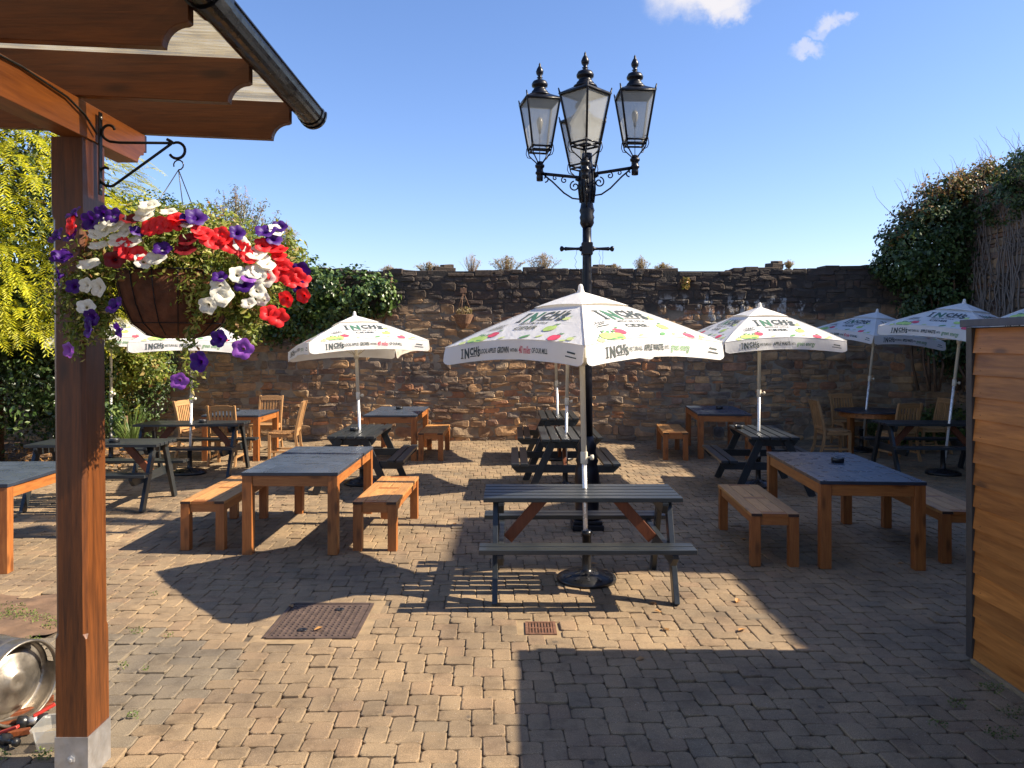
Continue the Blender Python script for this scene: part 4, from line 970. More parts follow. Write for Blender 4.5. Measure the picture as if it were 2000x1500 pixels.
# inks: 0 black, 1 dark green, 2 apple green, 3 red, 4 leaf, 5 lime
def logo(A, a, b, h, ink=0, ink2=1):
    k = h; pass
    # slab feet of the I
    A.bar((a - .0 * k, b + .03 * k), (a + .38 * k, b + .03 * k), .10 * k, ink); A.bar((a - .0 * k, b + .95 * k), (a + .38 * k, b + .95 * k), .10 * k, ink)
    A.bar((a + .19 * k, b), (a + .19 * k, b + k), .15 * k, ink)
    A.text('N', a + .54 * k, b, k * 1.38, ink2, .012 * h / .17, 0, .72 * k)
    A.text('C', a + 1.38 * k, b + .26 * k, k * 1.02, ink, .009 * h / .17, 0, .56 * k); A.text('H', a + 2.02 * k, b + .26 * k, k * 1.05, ink, .009 * h / .17, 0, .56 * k)
    A.bar((a + 1.4 * k, b + .1 * k), (a + 2.5 * k, b + .1 * k), .09 * k, ink)
    A.bar((a + 2.72 * k, b + .82 * k), (a + 2.8 * k, b + 1.06 * k), .09 * k, ink)
    A.text('S', a + 2.66 * k, b + .04 * k, k * 1.02, ink, .009 * h / .17, 0, .46 * k)
pan = Art()
logo(pan, -.255, .33, .17); pan.text('MEDIUM APPLE', -.16, .272, .045, 0, .0006, 0, .32); pan.text('CIDER', -.145, .175, .085, 0, .002, 0, .26)
pan.apple(-.50, .07, .062, 2, .2); pan.apple(-.40, .05, .068, 2, -.2); pan.ell(-.45, .02, .09, .018, 4); pan.ell(-.44, .12, .03, .014, 4, .6); pan.apple(-.31, .115, .058, 3, -.3); pan.apple(-.60, .025, .035, 5, .1)
pan.apple(.27, .19, .06, 2, .2); pan.apple(.44, .05, .056, 3, .1); pan.apple(.30, .36, .035, 5, 0); pan.ell(.12, .045, .05, .02, 4, .5); pan.ell(-.14, .035, .035, .012, 5, .3); pan.ell(.27, .06, .035, .014, 5, .6); pan.ell(.55, .02, .03, .012, 5, .3); pan.apple(.60, .055, .03, 5, 0)
for i in range(4): pan.bar((-.42 + .028 * i, .265 - .02 * i % .03), (-.40 + .028 * i, .30), .006, 0)
pan.bar((-.47, .19), (-.45, .26), .004, 0); pan.bar((-.45, .26), (-.29, .295), .004, 0); pan.bar((-.45, .215), (-.31, .235), .012, 0); pan.bar((-.44, .24), (-.34, .26), .008, 0)
pan.bar((-.6, .495), (.6, .495), .003, 0) if False else None
va = Art(); logo(va, -.585, -.113, .075, 0, 0); x = va.text('LOCAL APPLES ', -.345, -.092, .05, 0, .0012, 0, .19); x = va.text('GROWN', x + .015, -.096, .062, 0, .0024, 0, .125); x = va.text('WITHIN', x + .015, -.09, .036, 0, .001, 0, .085)
x = va.text('40 miles', x + .015, -.1, .078, 3, .001, .35, .145); x = va.text('OF OUR MILL', x + .015, -.092, .05, 0, .0012, 0, .17)
vb = Art(); logo(vb, -.585, -.113, .075, 0, 0); x = vb.text('WE TURN ALL', -.345, -.092, .045, 0, .001, 0, .17); x = vb.text('APPLE WASTE', x + .018, -.096, .06, 0, .0024, 0, .22); x = vb.text('INTO', x + .015, -.09, .036, 0, .001, 0, .05); x = vb.text('green energy', x + .015, -.1, .078, 4, .0008, .35, .25)
for q in (va, vb): q.bar((.62, -.06), (.70, -.065), .012, 0); q.bar((.60, -.09), (.71, -.095), .008, 0)
SL = math.hypot(HS, RZ)
def make_print(parent):
    m = MB()
    for k_ in range(4):
        for n_, (pts, fs, mi) in enumerate(pan.items):
            V = []
            for a, b in pts:
                v = 1 - b / SL; V.append(panel(k_, max(-1, min(1, a / (HS * v))), v, .0035 + .0006 * (n_ % 3)))
            m.add(V, fs, mi)
        for n_, (pts, fs, mi) in enumerate((va if k_ % 2 == 0 else vb).items):
            m.add([valance(k_, a / HS, -b / VH if b > -VH else 1, .004 + .0004 * (n_ % 3)) for a, b in pts], fs, mi)
    return m.build('printed_artwork', ['ink', 'inkg', 'green', 'redi', 'leafi', 'lime'], parent, recalc=False)
def make_parasol():
    t = thing('parasol', '', 'parasol', (0, 0, 0), 0, 'white printed square parasols')
    m = MB(); m.lathe([(.235, 0), (.24, .02), (.235, .035), (.205, .045), (.2, .052), (.15, .06), (.145, .066), (.05, .075), (.04, .09), (.036, .1), (.034, .36), (.04, .362), (.04, .4), (.025, .402)], n=36)
    for k_ in range(12):
        a = k_ * math.pi / 6; m.beam((.06 * math.cos(a), .06 * math.sin(a), .074), (.2 * math.cos(a), .2 * math.sin(a), .05), .02, .008)
    m.build('base', 'black', t)
    m = MB(); m.lathe([(.019, 0), (.019, 1.0)], n=16); lo = m.build('lower_pole', 'pole_m', t)
    m = MB(); m.lathe([(.0225, 0), (.0225, 1.0)], n=16); up = m.build('upper_pole', 'pole_w', t)
    m = MB(); m.lathe([(.027, -.05), (.029, -.045), (.029, .04), (.026, .045)], n=16); m.lathe([(.008, 0), (.008, .05), (.02, .052), (.022, .075), (.0, .08)], (0, 0, 0), 12, rot=Euler((0, R(90), R(-15))).to_matrix())
    kn = m.build('height_knob', 'pole_w', t)
    ca = make_canvas().build('canopy', 'canvas', t, recalc=False)
    make_print(ca)
    m = MB()    # vent cap
    nu, nv = 8, 5; q = .34
    for k_ in range(4):
        V = []
        for j in range(nv + 1):
            for i in range(nu + 1):
                u = -1 + 2 * i / nu; v = q * max(.05, j / nv); p = panel(k_, u, v); p.z += .022 + .012 * (v / q) * (1 - u * u) - .006; V.append(p)
        m.add(V, [(j * (nu + 1) + i, j * (nu + 1) + i + 1, (j + 1) * (nu + 1) + i + 1, (j + 1) * (nu + 1) + i) for j in range(nv) for i in range(nu)], 0, True)
    m.build('vent_cap', 'canvas', ca, recalc=False)
    m = MB(); m.lathe([(.045, -.02), (.035, .0), (.022, .03), (.02, .055), (.012, .07), (0, .074)], n=14); m.build('finial', 'canvas', ca)
    for k_ in range(4):
        m = MB(); c = Vector((COR[k_][0] * HS, COR[k_][1] * HS, 0)); m.tube([c * v + Vector((0, 0, prof_z(v) - .018)) for v in (.03, .3, .6, .98)], .007, 6)
        m.tube([Vector((0, 0, -.55)), c * .5 + Vector((0, 0, prof_z(.5) - .025))], .006, 6); m.build('rib', 'pole_w', ca)
    m = MB(); m.lathe([(.035, -.58), (.038, -.54), (.03, -.52)], n=14); m.build('runner', 'pole_w', ca)
    return t
PR = make_parasol(); st = [False]
def parasol(base, peak, yaw, label, knob=.93):
    """base on the ground, peak = canopy apex"""
    base = Vector(base); peak = Vector(peak)
    o = place(PR, st, base, 0, label); d = peak - base; L = d.length; q = Vector((0, 0, 1)).rotation_difference(d.normalized()).to_matrix().to_4x4()
    for ch in kids(o):
        n = ch.name.split('.')[0]
        if n == 'lower_pole': ch.matrix_basis = q @ Matrix.Translation((0, 0, .1)) @ Matrix.Diagonal((1, 1, knob - .1, 1))
        elif n == 'upper_pole': ch.matrix_basis = q @ Matrix.Translation((0, 0, knob)) @ Matrix.Diagonal((1, 1, L - knob - .02, 1))
        elif n == 'height_knob': ch.matrix_basis = q @ Matrix.Translation((0, 0, knob))
        elif n == 'canopy': ch.matrix_basis = q @ Matrix.Translation((0, 0, L)) @ Matrix.Rotation(R(yaw), 4, 'Z')
    return o
parasol((.6, 6.3, 0), (.553, 6.3, 2.31), 41, 'large sunlit white printed parasol over the nearest picnic table, closest to the camera', .99)
parasol((.70, 10.3, 0), (.74, 10.3, 2.28), 30, 'white parasol behind the nearest one, pole through the first end-on picnic table', 1.15)
parasol((.78, 12.95, 0), (.70, 12.95, 2.3), 20, 'white parasol furthest back, pole through the picnic table against the wall', 1.25)
parasol((-2.04, 10.65, 0), (-2.17, 10.80, 2.28), 115, 'sunlit white parasol over the picnic table left of centre, showing its underside', 1.2)
parasol((-4.73, 11.5, 0), (-4.68, 11.5, 2.33), 21, 'white parasol behind the hanging flower basket', 1.1)
parasol((-6.45, 12.6, 0), (-6.45, 12.6, 2.38), 20, 'white parasol glimpsed behind the pergola post at the far left', 1.1)
parasol((3.3, 10.5, 0), (3.29, 10.4, 2.38), 6, 'sunlit white parasol right of centre with its print square to the camera', 1.25)
parasol((6.2, 13.9, 0), (6.43, 13.8, 2.45), 20, 'shaded white parasol over the round table', 1.3)
parasol((6.3, 11.45, 0), (6.52, 11.3, 2.48), 123, 'shaded white parasol in front of the ivy corner, just left of the shed roof', 1.35)
parasol((7.35, 9.9, 0), (7.35, 9.9, 2.62), 15, 'shaded white parasol showing above the shed roof at the right edge', 1.35)

# ------------------------------------------------------------------ shed
sh = thing('shed', 'timber shed clad in overlapping orange-brown boards with a dark flat roof', 'shed', (2.76, 4.7, 0))
L_ = 2.9; nb_ = 15; hh = 1.99 / nb_
m = MB()
for i in range(nb_):
    z0 = .03 + i * hh * .985
    m.add([(.012, -L_, z0 - .012), (.012, -.03, z0 - .012), (-.014, -.03, z0 - .012), (-.014, -L_, z0 - .012), (.012, -L_, z0 + hh), (.012, -.03, z0 + hh), (.004, -.03, z0 + hh), (.004, -L_, z0 + hh)],
          [(0, 1, 2, 3), (4, 7, 6, 5), (0, 4, 5, 1), (1, 5, 6, 2), (2, 6, 7, 3), (3, 7, 4, 0)])
    m.add([(.03, .002, z0 - .012), (2.4, .002, z0 - .012), (2.4, .026, z0 - .012), (.03, .026, z0 - .012), (.03, .002, z0 + hh), (2.4, .002, z0 + hh), (2.4, .008, z0 + hh), (.03, .008, z0 + hh)],
          [(0, 1, 2, 3), (4, 7, 6, 5), (0, 4, 5, 1), (1, 5, 6, 2), (2, 6, 7, 3), (3, 7, 4, 0)])
m.build('cladding', 'shed', sh)
m = MB(); m.b2((.02, -L_, .0), (2.4, 0, 2.0)); m.build('carcass', 'dtrim', sh)
m = MB(); m.b2((-.02, -.028, .02), (.026, .03, 2.0)); m.build('corner_trim', 'dtrim', sh, bevel=.003)
m = MB()
for i in range(nb_):
    for yy in (.1, .75, 1.4, 2.05, 2.7): m.lathe([(.0035, 0), (.003, .0015), (0, .002)], (-.0105, -yy, .045 + i * hh * .985), 6, rot=Euler((0, R(-90), 0)).to_matrix())
m.build('nails', 'rust', sh)
m = MB(); m.b2((-.03, -L_, 0), (.011, -.03, .028)); m.build('base_batten', 'mortar', sh, bevel=.006)
m = MB(); m.prism([(-.075, 2.0), (2.5, 2.12), (2.5, 2.165), (-.075, 2.045)], lambda a, b, q: (a, -L_ - .1 + q, b), L_ + .1); m.build('roof', 'felt', sh, bevel=.004)

# ------------------------------------------------------------------ keg, tub, couplers, sticks
kg = thing('beer_keg', 'scuffed steel beer keg lying on its side at the bottom left', 'keg', (-2.75, 4.02, .205))
ax = Vector((.95, -.31, 0)).normalized(); rot = Vector((0, 0, 1)).rotation_difference(ax).to_matrix() @ Matrix.Rotation(R(75), 3, 'Z')
m = MB(); m.lathe([(.0, -.26), (.14, -.27), (.19, -.25), (.2, -.2), (.198, -.1), (.204, -.08), (.198, -.06), (.198, .06), (.204, .08), (.198, .1), (.2, .19), (.19, .225), (.17, .24)], n=40, rot=rot); m.build('shell', 'keg', kg)
tgt = Vector((.28, .86, .4)); ks = max(range(40), key=lambda k_: (rot @ Vector((math.cos(2 * math.pi * (k_ + .5) / 40), math.sin(2 * math.pi * (k_ + .5) / 40), 0))).dot(tgt))
m = MB()
m.lathe([(.191, .222), (.199, .235), (.203, .25), (.204, .30), (.206, .325), (.199, .33), (.193, .322), (.194, .30), (.194, .25), (.185, .225)], n=40, rot=rot, skip=lambda i, k_: i in (2, 7) and ((k_ - ks + 22) % 20) in (0, 1, 2, 3, 4)); m.build('chime_ring', 'keg', kg)
m = MB(); m.lathe([(.186, .225), (.12, .262), (.06, .27), (.05, .285), (.03, .287), (.0, .28)], n=32, rot=rot); m.build('end_dish', 'keg', kg)
tb = thing('plastic_tub', 'clear plastic tub with dregs in it beside the pergola post', 'tub', (-2.12, 3.72, 0), R(8))
m = MB(); rr = lambda w, d, z, c=.02: [(-w + c, -d, z), (w - c, -d, z), (w, -d + c, z), (w, d - c, z), (w - c, d, z), (-w + c, d, z), (-w, d - c, z), (-w, -d + c, z)]
L1 = [rr(.105, .07, .002), rr(.12, .085, .105), rr(.128, .093, .108), rr(.128, .093, .103)]
V = sum(L1, []); Fc = [tuple(range(8))]
for i in range(3):
    for k_ in range(8): Fc.append((i * 8 + k_, i * 8 + (k_ + 1) % 8, i * 8 + 8 + (k_ + 1) % 8, i * 8 + 8 + k_))
m.add(V, Fc); m.build('tub_wall', 'tub', tb)
m = MB(); m.add(rr(.1, .066, .004) + rr(.108, .074, .045), [tuple(range(8)), tuple(range(15, 7, -1))] + [(k_, (k_ + 1) % 8, 8 + (k_ + 1) % 8, 8 + k_) for k_ in range(8)]); m.build('dregs', glassy('murky_water', (.55, .48, .36), .6, .1), tb)
def coupler(loc_, rz, lab):
    t = thing('keg_coupler', lab, 'coupler', loc_, rz, 'keg couplers on the ground')
    ry = Euler((0, R(90), 0)).to_matrix()
    m = MB(); m.lathe([(.022, -.09), (.03, -.085), (.03, -.05), (.02, -.045), (.02, .0), (.027, .005), (.027, .04), (.016, .045), (.014, .09), (.019, .092), (.019, .11), (0, .112)], (0, 0, .03), 14, rot=ry); m.build('body', 'black', t)
    m = MB(); m.beam((-.02, 0, .05), (.07, .03, .085), .022, .014); m.build('handle', 'redp', t, bevel=.003)
    m = MB(); m.lathe([(.0205, -.044), (.0215, -.02), (.0205, .0)], (0, 0, .03), 14, rot=ry); m.build('collar', 'steel', t)
coupler((-2.42, 3.72, 0), R(-25), 'black and red keg coupler nearest the plastic tub')
coupler((-2.36, 3.9, 0), R(20), 'black keg coupler with a red lever tucked under the end of the keg')
for i, (px, py, rz, L) in enumerate(((25, 1420, 28, .28), (60, 1395, 40, .2), (12, 1445, 22, .2), (75, 1380, 30, .14))):
    D = H * F / (py - HZ); m = MB(); m.box((0, 0, .016), (L, .028, .028)); o = m.build('wooden_stick', 'brace', None, bevel=.004); o.location = ((px - 1000) / F * D, D, .002 + .004 * i); o.rotation_euler = (0, 0, R(rz))
    tag(o, ('reddish stick on the paving under the keg', 'reddish stick behind the black coupler', 'reddish stick at the very left edge of the paving', 'short reddish stick between the keg and the tub')[i], 'stick', 'reddish sticks beside the keg')

# fallen leaves and litter
lv = [(1440, 1175), (1285, 1196), (1300, 1231), (1250, 1290), (1452, 1055), (1160, 1103), (622, 1232), (568, 1186), (1410, 1068), (1815, 985), (1760, 1102), (1450, 1232), (1275, 1180), (990, 1075), (888, 1025), (1780, 925)]
proto = None
names = ['yellow leaf on the sunlit paving right of the picnic table', 'yellow leaf just below the right foot of the nearest picnic table', 'orange leaf on the sunlit paving below the right picnic foot', 'reddish leaf at the edge of the shed shadow', 'leaf in the shade beside the left shaded bench', 'leaf behind the nearest parasol base', 'yellow leaf on the manhole cover', 'brown leaf at the back edge of the manhole cover', 'pale scrap leaf by the foot of the shaded bench', 'leaf in the shade under the large slate-topped table', 'pale leaf under the right end of the large slate-topped table', 'yellow leaf in the sun patch by the shed shadow', 'curled leaf touching the leg of the nearest picnic table', 'leaf lying left of the nearest picnic table', 'leaf on the paving beside the half shaded bench', 'pale scrap on the shaded paving before the far picnic table']
for i, (px, py) in enumerate(lv):
    D = H * F / (py - HZ); m = MB(); s_ = random.uniform(.022, .034)
    V = [(0, -s_ * 1.2, .004), (s_ * .55, -s_ * .4, .01), (s_ * .7, s_ * .3, .014), (0, s_ * 1.3, .006), (-s_ * .6, s_ * .4, .016), (-s_ * .5, -s_ * .5, .009), (0, 0, .003)]
    m.add(V, [(6, 0, 1), (6, 1, 2), (6, 2, 3), (6, 3, 4), (6, 4, 5), (6, 5, 0)]); o = m.build('fallen_leaf', 'dry', None, recalc=False)
    o.location = ((px - 1000) / F * D, D, .003 if i not in (6,) else .009); o.rotation_euler = (random.gauss(0, .1), random.gauss(0, .1), random.uniform(0, 6)); tag(o, names[i], 'leaf', 'fallen leaves on the paving')
lt = []
for _ in range(1500):
    x = random.uniform(-9.8, -5.9); y = random.uniform(10.8, 14.6)
    lt.append((x, y, random.uniform(.01, .05)))
P = np.array(lt); o = quads('leaf_litter', leaves(P, np.tile([0, 0, 1.0], (len(P), 1)), .07, .6, .5), 'dry'); kind(o, 'stuff'); o['label'] = 'brown leaf litter under the trees at the left'
m = MB(); m.add([(-14, 12.2, .006), (-6.9, 11.4, .006), (-6.2, 13.2, .006), (-6.4, 15.4, .006), (-14, 15.4, .006)], [(0, 1, 2, 3, 4)]); kind(m.build('planting_bed', 'soil'))

# ------------------------------------------------------------------ vegetation
def plant(name, label, cat, loc_, group=None): return thing(name, label, cat, loc_, 0, group)
# golden conifer
con = plant('golden_conifer', 'tall golden yellow conifer with drooping sprays behind the pergola', 'tree', (-8.4, 12.6, 0))
def conifer():
    m = MB(); m.tube([(0, 0, 0), (.05, 0, 1.5), (0, 0, 3.5), (0, 0, 5.6)], [.2, .16, .1, .03], 10)
    for i in range(14):
        a = random.uniform(0, 6.28); z = random.uniform(1.2, 4.5); m.tube([(0, 0, z), (.8 * math.cos(a), .8 * math.sin(a), z + .1), (1.6 * math.cos(a), 1.6 * math.sin(a), z - .1)], [.05, .035, .015], 6)
    m.build('trunk', 'bark', con)
    Q = []
    N_ = 4600
    for i in range(N_):
        z = random.uniform(1.9, 5.9); rr = 2.2 * (1 - ((z - 2.9) / 3.6) ** 2 * .75 if z > 2.9 else .9 + (z - 1.9) * .1); a = random.uniform(0, 6.283)
        if math.sin(a) > .35 and random.random() < .8: continue
        rr *= 1 + .16 * math.sin(a * 5 + z * 2.6) + .12 * math.sin(z * 5.3 + a * 2); inner = random.random() < .3; rr *= random.uniform(.72, .9) if inner else random.uniform(.93, 1.06)
        rr = max(.15, rr)
        o = np.array([rr * math.cos(a), rr * math.sin(a), z]); d = np.array([math.cos(a), math.sin(a), random.uniform(-.1, .35)]); d /= np.linalg.norm(d)
        L = random.uniform(.28, .5); drop = random.uniform(.6, 1.5); side = np.cross(d, [0, 0, 1]); side /= np.linalg.norm(side); sw = random.gauss(0, .35)
        n = 9; up = np.cross(side, d)
        for j in range(n):
            t = (j + 1) / n; p = o + d * L * t + side * sw * L * t + np.array([0, 0, -drop * L * t * t * .6]); tan = d + side * sw + np.array([0, 0, -drop * t * 1.2]); tan /= np.linalg.norm(tan)
            sd = np.cross(tan, up); sd /= np.linalg.norm(sd) + 1e-9
            for s in (-1, 1):
                ll = L * .42 * (1 - t * .65) * random.uniform(.7, 1.2); tip = p + (sd * s * .75 + tan * .75) * ll; w = tan * .015; m1 = (p + tip) / 2 + np.array([0, 0, .006])
                Q.append([p - w, m1 - w * 1.1, tip, m1 + w * 1.1])
    V = np.array(Q); quads('crown', V, 'gold', con)
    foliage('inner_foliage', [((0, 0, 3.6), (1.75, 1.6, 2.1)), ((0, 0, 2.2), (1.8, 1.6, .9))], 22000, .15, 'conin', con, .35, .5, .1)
conifer()
def bush(name, label, cat, loc_, blobs, n, size, mat, trunk=None, group=None, **kw):
    t = plant(name, label, cat, loc_, group)
    m = MB(); stems = trunk or [[(0, 0, 0), (0, 0, .6)]]
    for s in stems: m.tube(s[0] if isinstance(s, tuple) and isinstance(s[0], list) else s, [max(.012, .05 * (1 - i / len(s) * .7)) for i in range(len(s))] if not isinstance(s, tuple) else s[1], 7)
    m.build('stem', 'bark', t); foliage('foliage', blobs, n, size, mat, t, **kw); return t
bush('laurel_bush', 'dark glossy evergreen bush under the golden conifer at the left edge', 'bush', (-8.2, 12.2, 0), [((-.2, 0, 1.3), (1.5, 1.2, 1.0)), ((.9, .2, 1.5), (1.0, .9, .9)), ((-1.2, 0, 1.0), (1.0, 1, .9)), ((1.3, .3, .75), (.7, .7, .55))], 14000, .085, 'laurel',
     trunk=[([(-.9, -.8, 0), (-.85, -.9, .6), (-.3, -1.1, 1.05), (.4, -1.0, 1.5)], [.09, .08, .06, .04])], gap=.45)
bush('laurel_bush', 'bright-leaved bush behind the pergola post, in front of the wall', 'bush', (-7.0, 14.2, 0), [((0, 0, 1.75), (.75, .55, .42)), ((.35, -.2, 1.45), (.55, .45, .38)), ((-.6, 0, 1.3), (.8, .6, .9))], 5200, .09, 'bask', gap=.35)
bush('dark_shrub', 'dark shrub hiding the foot of the wall at the left', 'shrub', (-7.3, 14.7, 0), [((0, 0, .8), (.75, .5, .9)), ((.4, .1, 1.4), (.6, .4, .6)), ((-.8, 0, 1.3), (1, .6, 1.3))], 7000, .08, 'ivyd', gap=.3)
# strap leaved plant
gp = plant('strap_leaved_plant', 'clump of arching green strap leaves beside the pergola post', 'plant', (-6.25, 12.9, 0))
Q = []
for i in range(150):
    a = random.uniform(0, 6.28); L = random.uniform(.7, 1.25); lean = random.uniform(.25, .95); prev = None; w0 = .011
    sd = np.array([-math.sin(a), math.cos(a), 0])
    for j in range(9):
        t = j / 8; r = L * lean * t ** 1.3 * .75; z = L * (1.0 * t - .55 * lean * t ** 3) ; p = np.array([r * math.cos(a), r * math.sin(a), z + .02]); w = sd * w0 * (1 - t * .85)
        if prev is not None: Q.append([prev[0] - prev[1], prev[0] + prev[1], p + w, p - w])
        prev = (p, w)
quads('leaves', np.array(Q), 'grassy', gp)
# ivy on the wall (left) - hangs over the top
iv = plant('ivy', 'thick ivy hanging over the left part of the stone wall', 'ivy', (-5.0, 15.3, 0))
m = MB()
for i in range(9):
    x = -2.5 + i * .62; p = [(x, .1, 2.3)]
    for j in range(2): p.append((p[-1][0] + random.gauss(0, .1), .02, p[-1][2] + .45))
    m.tube(p, [.03 - .003 * j for j in range(3)], 5)
m.build('stem', 'bark', iv)
bl = [((1.8, -.05, 2.88), (1.0, .42, .52)), ((.8, -.05, 2.98), (1.0, .45, .68)), ((-.3, 0, 3.3), (1.1, .5, .8)), ((-1.4, 0, 3.4), (1.2, .55, .95)), ((-2.6, 0, 3.5), (1.2, .55, 1.1)), ((.4, .05, 2.55), (1.6, .28, .5)), ((2.3, -.02, 2.8), (.42, .3, .36)), ((-1.0, .05, 2.5), (1.9, .28, .75)), ((1.2, .05, 2.35), (1.1, .25, .5)), ((-2.6, .05, 2.2), (1.1, .28, .9)), ((-.7, .1, 4.0), (.5, .4, .3)), ((-2.7, .1, 4.4), (.6, .4, .5))]
foliage('foliage', bl, 24000, .095, 'ivy', iv, .7, .4, .3, .35, .45, 1.0)
# bush with pale spikes
bd = plant('buddleia_bush', 'grey-green bush with upright faded flower spikes behind the basket', 'bush', (-5.6, 15.9, 0))
m = MB(); Pp = []; Pn = []; tips = []
for i in range(75):
    a = random.uniform(0, 6.28); lean = random.uniform(0, .95); L = random.uniform(1.3, 2.1) * (1 - .12 * lean); b0 = Vector((0, 0, 3.1)); path = [b0]
    for j in range(6):
        t = (j + 1) / 6; path.append(b0 + Vector((math.cos(a) * lean * t * .95, math.sin(a) * lean * t * .6, L * t * (1 - .12 * lean * t))))
    m.tube(path, [.014 - .0018 * j for j in range(7)], 4)
    for q in range(70):
        t = random.uniform(.25, 1) * 6; j = min(5, int(t)); p = path[j].lerp(path[j + 1], t - j); o_ = Vector((random.gauss(0, .06), random.gauss(0, .06), random.gauss(0, .03))); Pp.append(p + o_); Pn.append(o_.normalized() + Vector((0, 0, .5)))
    tips.append(path[-1])
m.build('stem', 'bark', bd); P = np.array([list(p) for p in Pp]); quads('foliage', leaves(P, np.array([list(p) for p in Pn]), .085, .26, .5, -.8), 'bud', bd)
P = np.array([[p.x + random.gauss(0, .018), p.y + random.gauss(0, .018), p.z + random.uniform(-.08, .14)] for p in tips[::3] for _ in range(40)]); quads('flower_spikes', leaves(P, np.tile([0, -1, .3], (len(P), 1)), .022, .6, 1), 'dry', bd)
bush('dark_tree', 'dark leafy tree top beyond the wall, between the conifer and the buddleia', 'tree', (-6.9, 16.4, 0), [((.2, 0, 4.1), (.75, .7, .7)), ((-.5, 0, 4.3), (.7, .7, .8)), ((.0, .2, 3.3), (1.2, .8, .9)), ((.8, 0, 3.6), (.6, .6, .7))], 8000, .09, 'ivy', trunk=[([(0, 0, 0), (.05, 0, 2), (0, 0, 3.8)], [.14, .12, .06])])
# ivy corner on the right
ic = plant('ivy_bush', 'big dark ivy mass with autumn-coloured top spilling over the right corner of the walls', 'ivy', (8.35, 15.0, 0))
m = MB()
for i in range(10):
    p = [(random.uniform(-.5, .5), random.uniform(-.3, .3), 1.0)]
    for j in range(6): p.append((p[-1][0] + random.gauss(0, .08), p[-1][1] + random.gauss(0, .05), p[-1][2] + .5))
    m.tube(p, [.03 - .003 * j for j in range(7)], 5)
m.build('stem', 'bark', ic)
bl = [((-.3, 0, 3.9), (.95, .6, .8)), ((-.75, 0, 3.6), (.65, .55, .6)), ((.3, .1, 4.5), (.85, .6, .55)), ((-.2, 0, 3.0), (.8, .35, 1.1)), ((.1, 0, 2.2), (.55, .3, .9)), ((.75, .2, 4.95), (.7, .5, .35)), ((-.9, 0, 3.35), (.5, .5, .35))]
foliage('foliage', bl, 22000, .085, 'ivyd', ic, .7, .45, .3, .3, .5, .8)
bl = [((.1, 0, 4.85), (.75, .6, .35)), ((.9, 0, 5.15), (.7, .6, .35)), ((-.55, 0, 4.35), (.5, .5, .3)), ((-.95, 0, 3.95), (.35, .4, .25)), ((1.6, 0, 5.0), (.7, .6, .4))]
foliage('autumn_foliage', bl, 6500, .07, 'autumn', ic, .6, .9, .3, .3, .7, .3)
m = MB()
for i in range(46):
    x = random.uniform(-1.0, 1.6); p = [Vector((x, random.uniform(-.4, .3), 4.3 + (x + 1) * .38))]
    dx = random.gauss(0, .05)
    for j in range(7): p.append(p[-1] + Vector((dx + random.gauss(0, .025), random.gauss(0, .02), random.uniform(.06, .14))))
    m.tube(p, [.007 - .0008 * j for j in range(8)], 4)
m.build('bare_twigs', 'bark', ic)
# the same creeper along the top of the side wall, nearer the camera
bush('ivy_bush', 'dark ivy clump on top of the tall side wall at the right edge', 'ivy', (8.9, 12.9, 0), [((0, 0, 4.85), (.6, 1.2, .45)), ((-.15, .9, 4.4), (.35, .7, .4))], 5200, .085, 'ivyd', trunk=[[(-.12, 0, 0), (-.12, .1, 2), (-.1, .1, 4.6)]])
bush('low_plant', 'low dark green plants at the foot of the wall in the right corner', 'plant', (7.5, 14.9, 0), [((0, 0, .3), (.9, .35, .35)), ((.7, -.1, .4), (.6, .4, .4))], 3000, .07, 'moss', gap=.4)
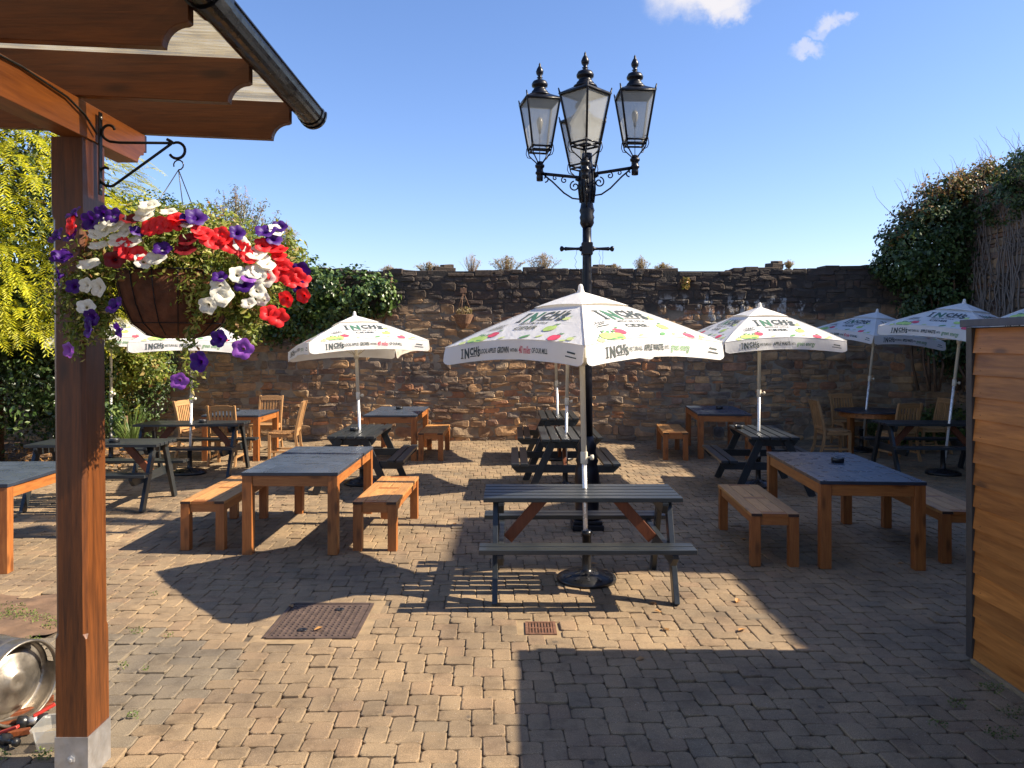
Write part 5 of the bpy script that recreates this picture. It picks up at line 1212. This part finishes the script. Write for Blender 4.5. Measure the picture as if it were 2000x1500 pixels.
# tufts along the wall top
def tuft(px, py, wpx, hpx, style, lab):
    p = pt(px, py, WY + .15); z0 = p.z - hpx / F * WY / 2; w = wpx / F * WY / 1.7; h = hpx / F * WY * 1.15
    t = plant('wall_plant', lab, 'plant', (p.x, p.y, z0), 'plants growing on top of the stone wall'); m = MB(); Q = []
    for i in range(int(34 + 110 * w)):
        a = random.uniform(0, 6.28); l = random.uniform(0, 1); path = [Vector((0, 0, -.02))]
        for j in range(5):
            t_ = (j + 1) / 5; path.append(Vector((math.cos(a) * w * l * t_ ** .8, math.sin(a) * w * l * t_ * .7, h * random.uniform(.85, 1.05) * t_ * (1 - .35 * l * t_))))
        m.tube(path, [.005, .004, .0035, .003, .0025, .002], 4)
        for q in range({'dense': 16, 'twig': 2, 'leaf': 10}[style]):
            tt = random.uniform(.2, 1) * 5; j = min(4, int(tt)); pp = path[j].lerp(path[j + 1], tt - j) + Vector((random.gauss(0, .02), random.gauss(0, .02), random.gauss(0, .01))); Q.append(list(pp))
    m.build('stem', MT['dstem'], t); P = np.array(Q); quads('foliage', leaves(P, np.tile([0, -.6, .5], (len(P), 1)), .04, .3, .9, -.6), 'tuft', t)
MT['dstem'] = plain('dry_stem', (.3, .19, .1), .9)
tuft(835, 526, 44, 26, 'dense', 'low dry tuft on the wall top left of the loose stone')
tuft(921, 522, 50, 44, 'twig', 'round bare twiggy plant on the wall top')
tuft(990, 522, 66, 40, 'dense', 'wide yellow-green tuft on the wall top left of the tallest tuft')
tuft(1060, 520, 68, 46, 'dense', 'tallest dense tuft on the wall top just left of the lamp post')
tuft(1199, 526, 30, 18, 'dense', 'small dry tuft on the wall top just right of the lamp post')
tuft(1252, 524, 34, 40, 'leaf', 'sparse leggy plant on the wall top right of the lamp post')
tuft(1296, 526, 38, 22, 'dense', 'low brownish tuft on the wall top right of the leggy plant')
tuft(1541, 518, 22, 16, 'leaf', 'tiny weed on the wall top at the right')
tuft(758, 532, 36, 24, 'leaf', 'thin dry grass on the wall top at the end of the ivy')
tuft(560, 470, 40, 60, 'leaf', 'wispy stems standing above the ivy at the left')
t = bush('wall_plant', 'small orange-tinted plant growing out of the face of the wall', 'plant', (3.4, WY - .1, 3.1), [((0, 0, 0), (.1, .1, .12))], 160, .06, 'autumn', trunk=[[(0, .1, -.05), (0, 0, 0)]], group='plants growing on top of the stone wall')

# old basket on the wall
wb = plant('wall_basket', 'small wicker hanging basket with a dead plant on the far wall', 'hanging basket', tuple(pt(905, 622, 15.15)))
m = MB(); m.lathe([(.0, -.2), (.06, -.18), (.13, -.1), (.185, .03), (.2, .07), (.18, .075), (.1, .0)], n=18, smooth=False); m.build('basket', 'wicker', wb)
m = MB()
for a in (20, 140, 260): m.tube([(.19 * math.cos(R(a)), .19 * math.sin(R(a)), .07), (0, 0, .52)], .006, 5)
m.build('wires', 'wicker', wb)
m = MB(); m.tube([(0, 0, .52), (0, .1, .6), (0, .25, .6)], .012, 6); m.box((0, 0, .54), (.11, .05, .1)); m.build('hook', 'wicker', wb)
foliage('dead_plant', [((0, 0, .12), (.16, .12, .1))], 260, .07, 'tuft', wb, .25)
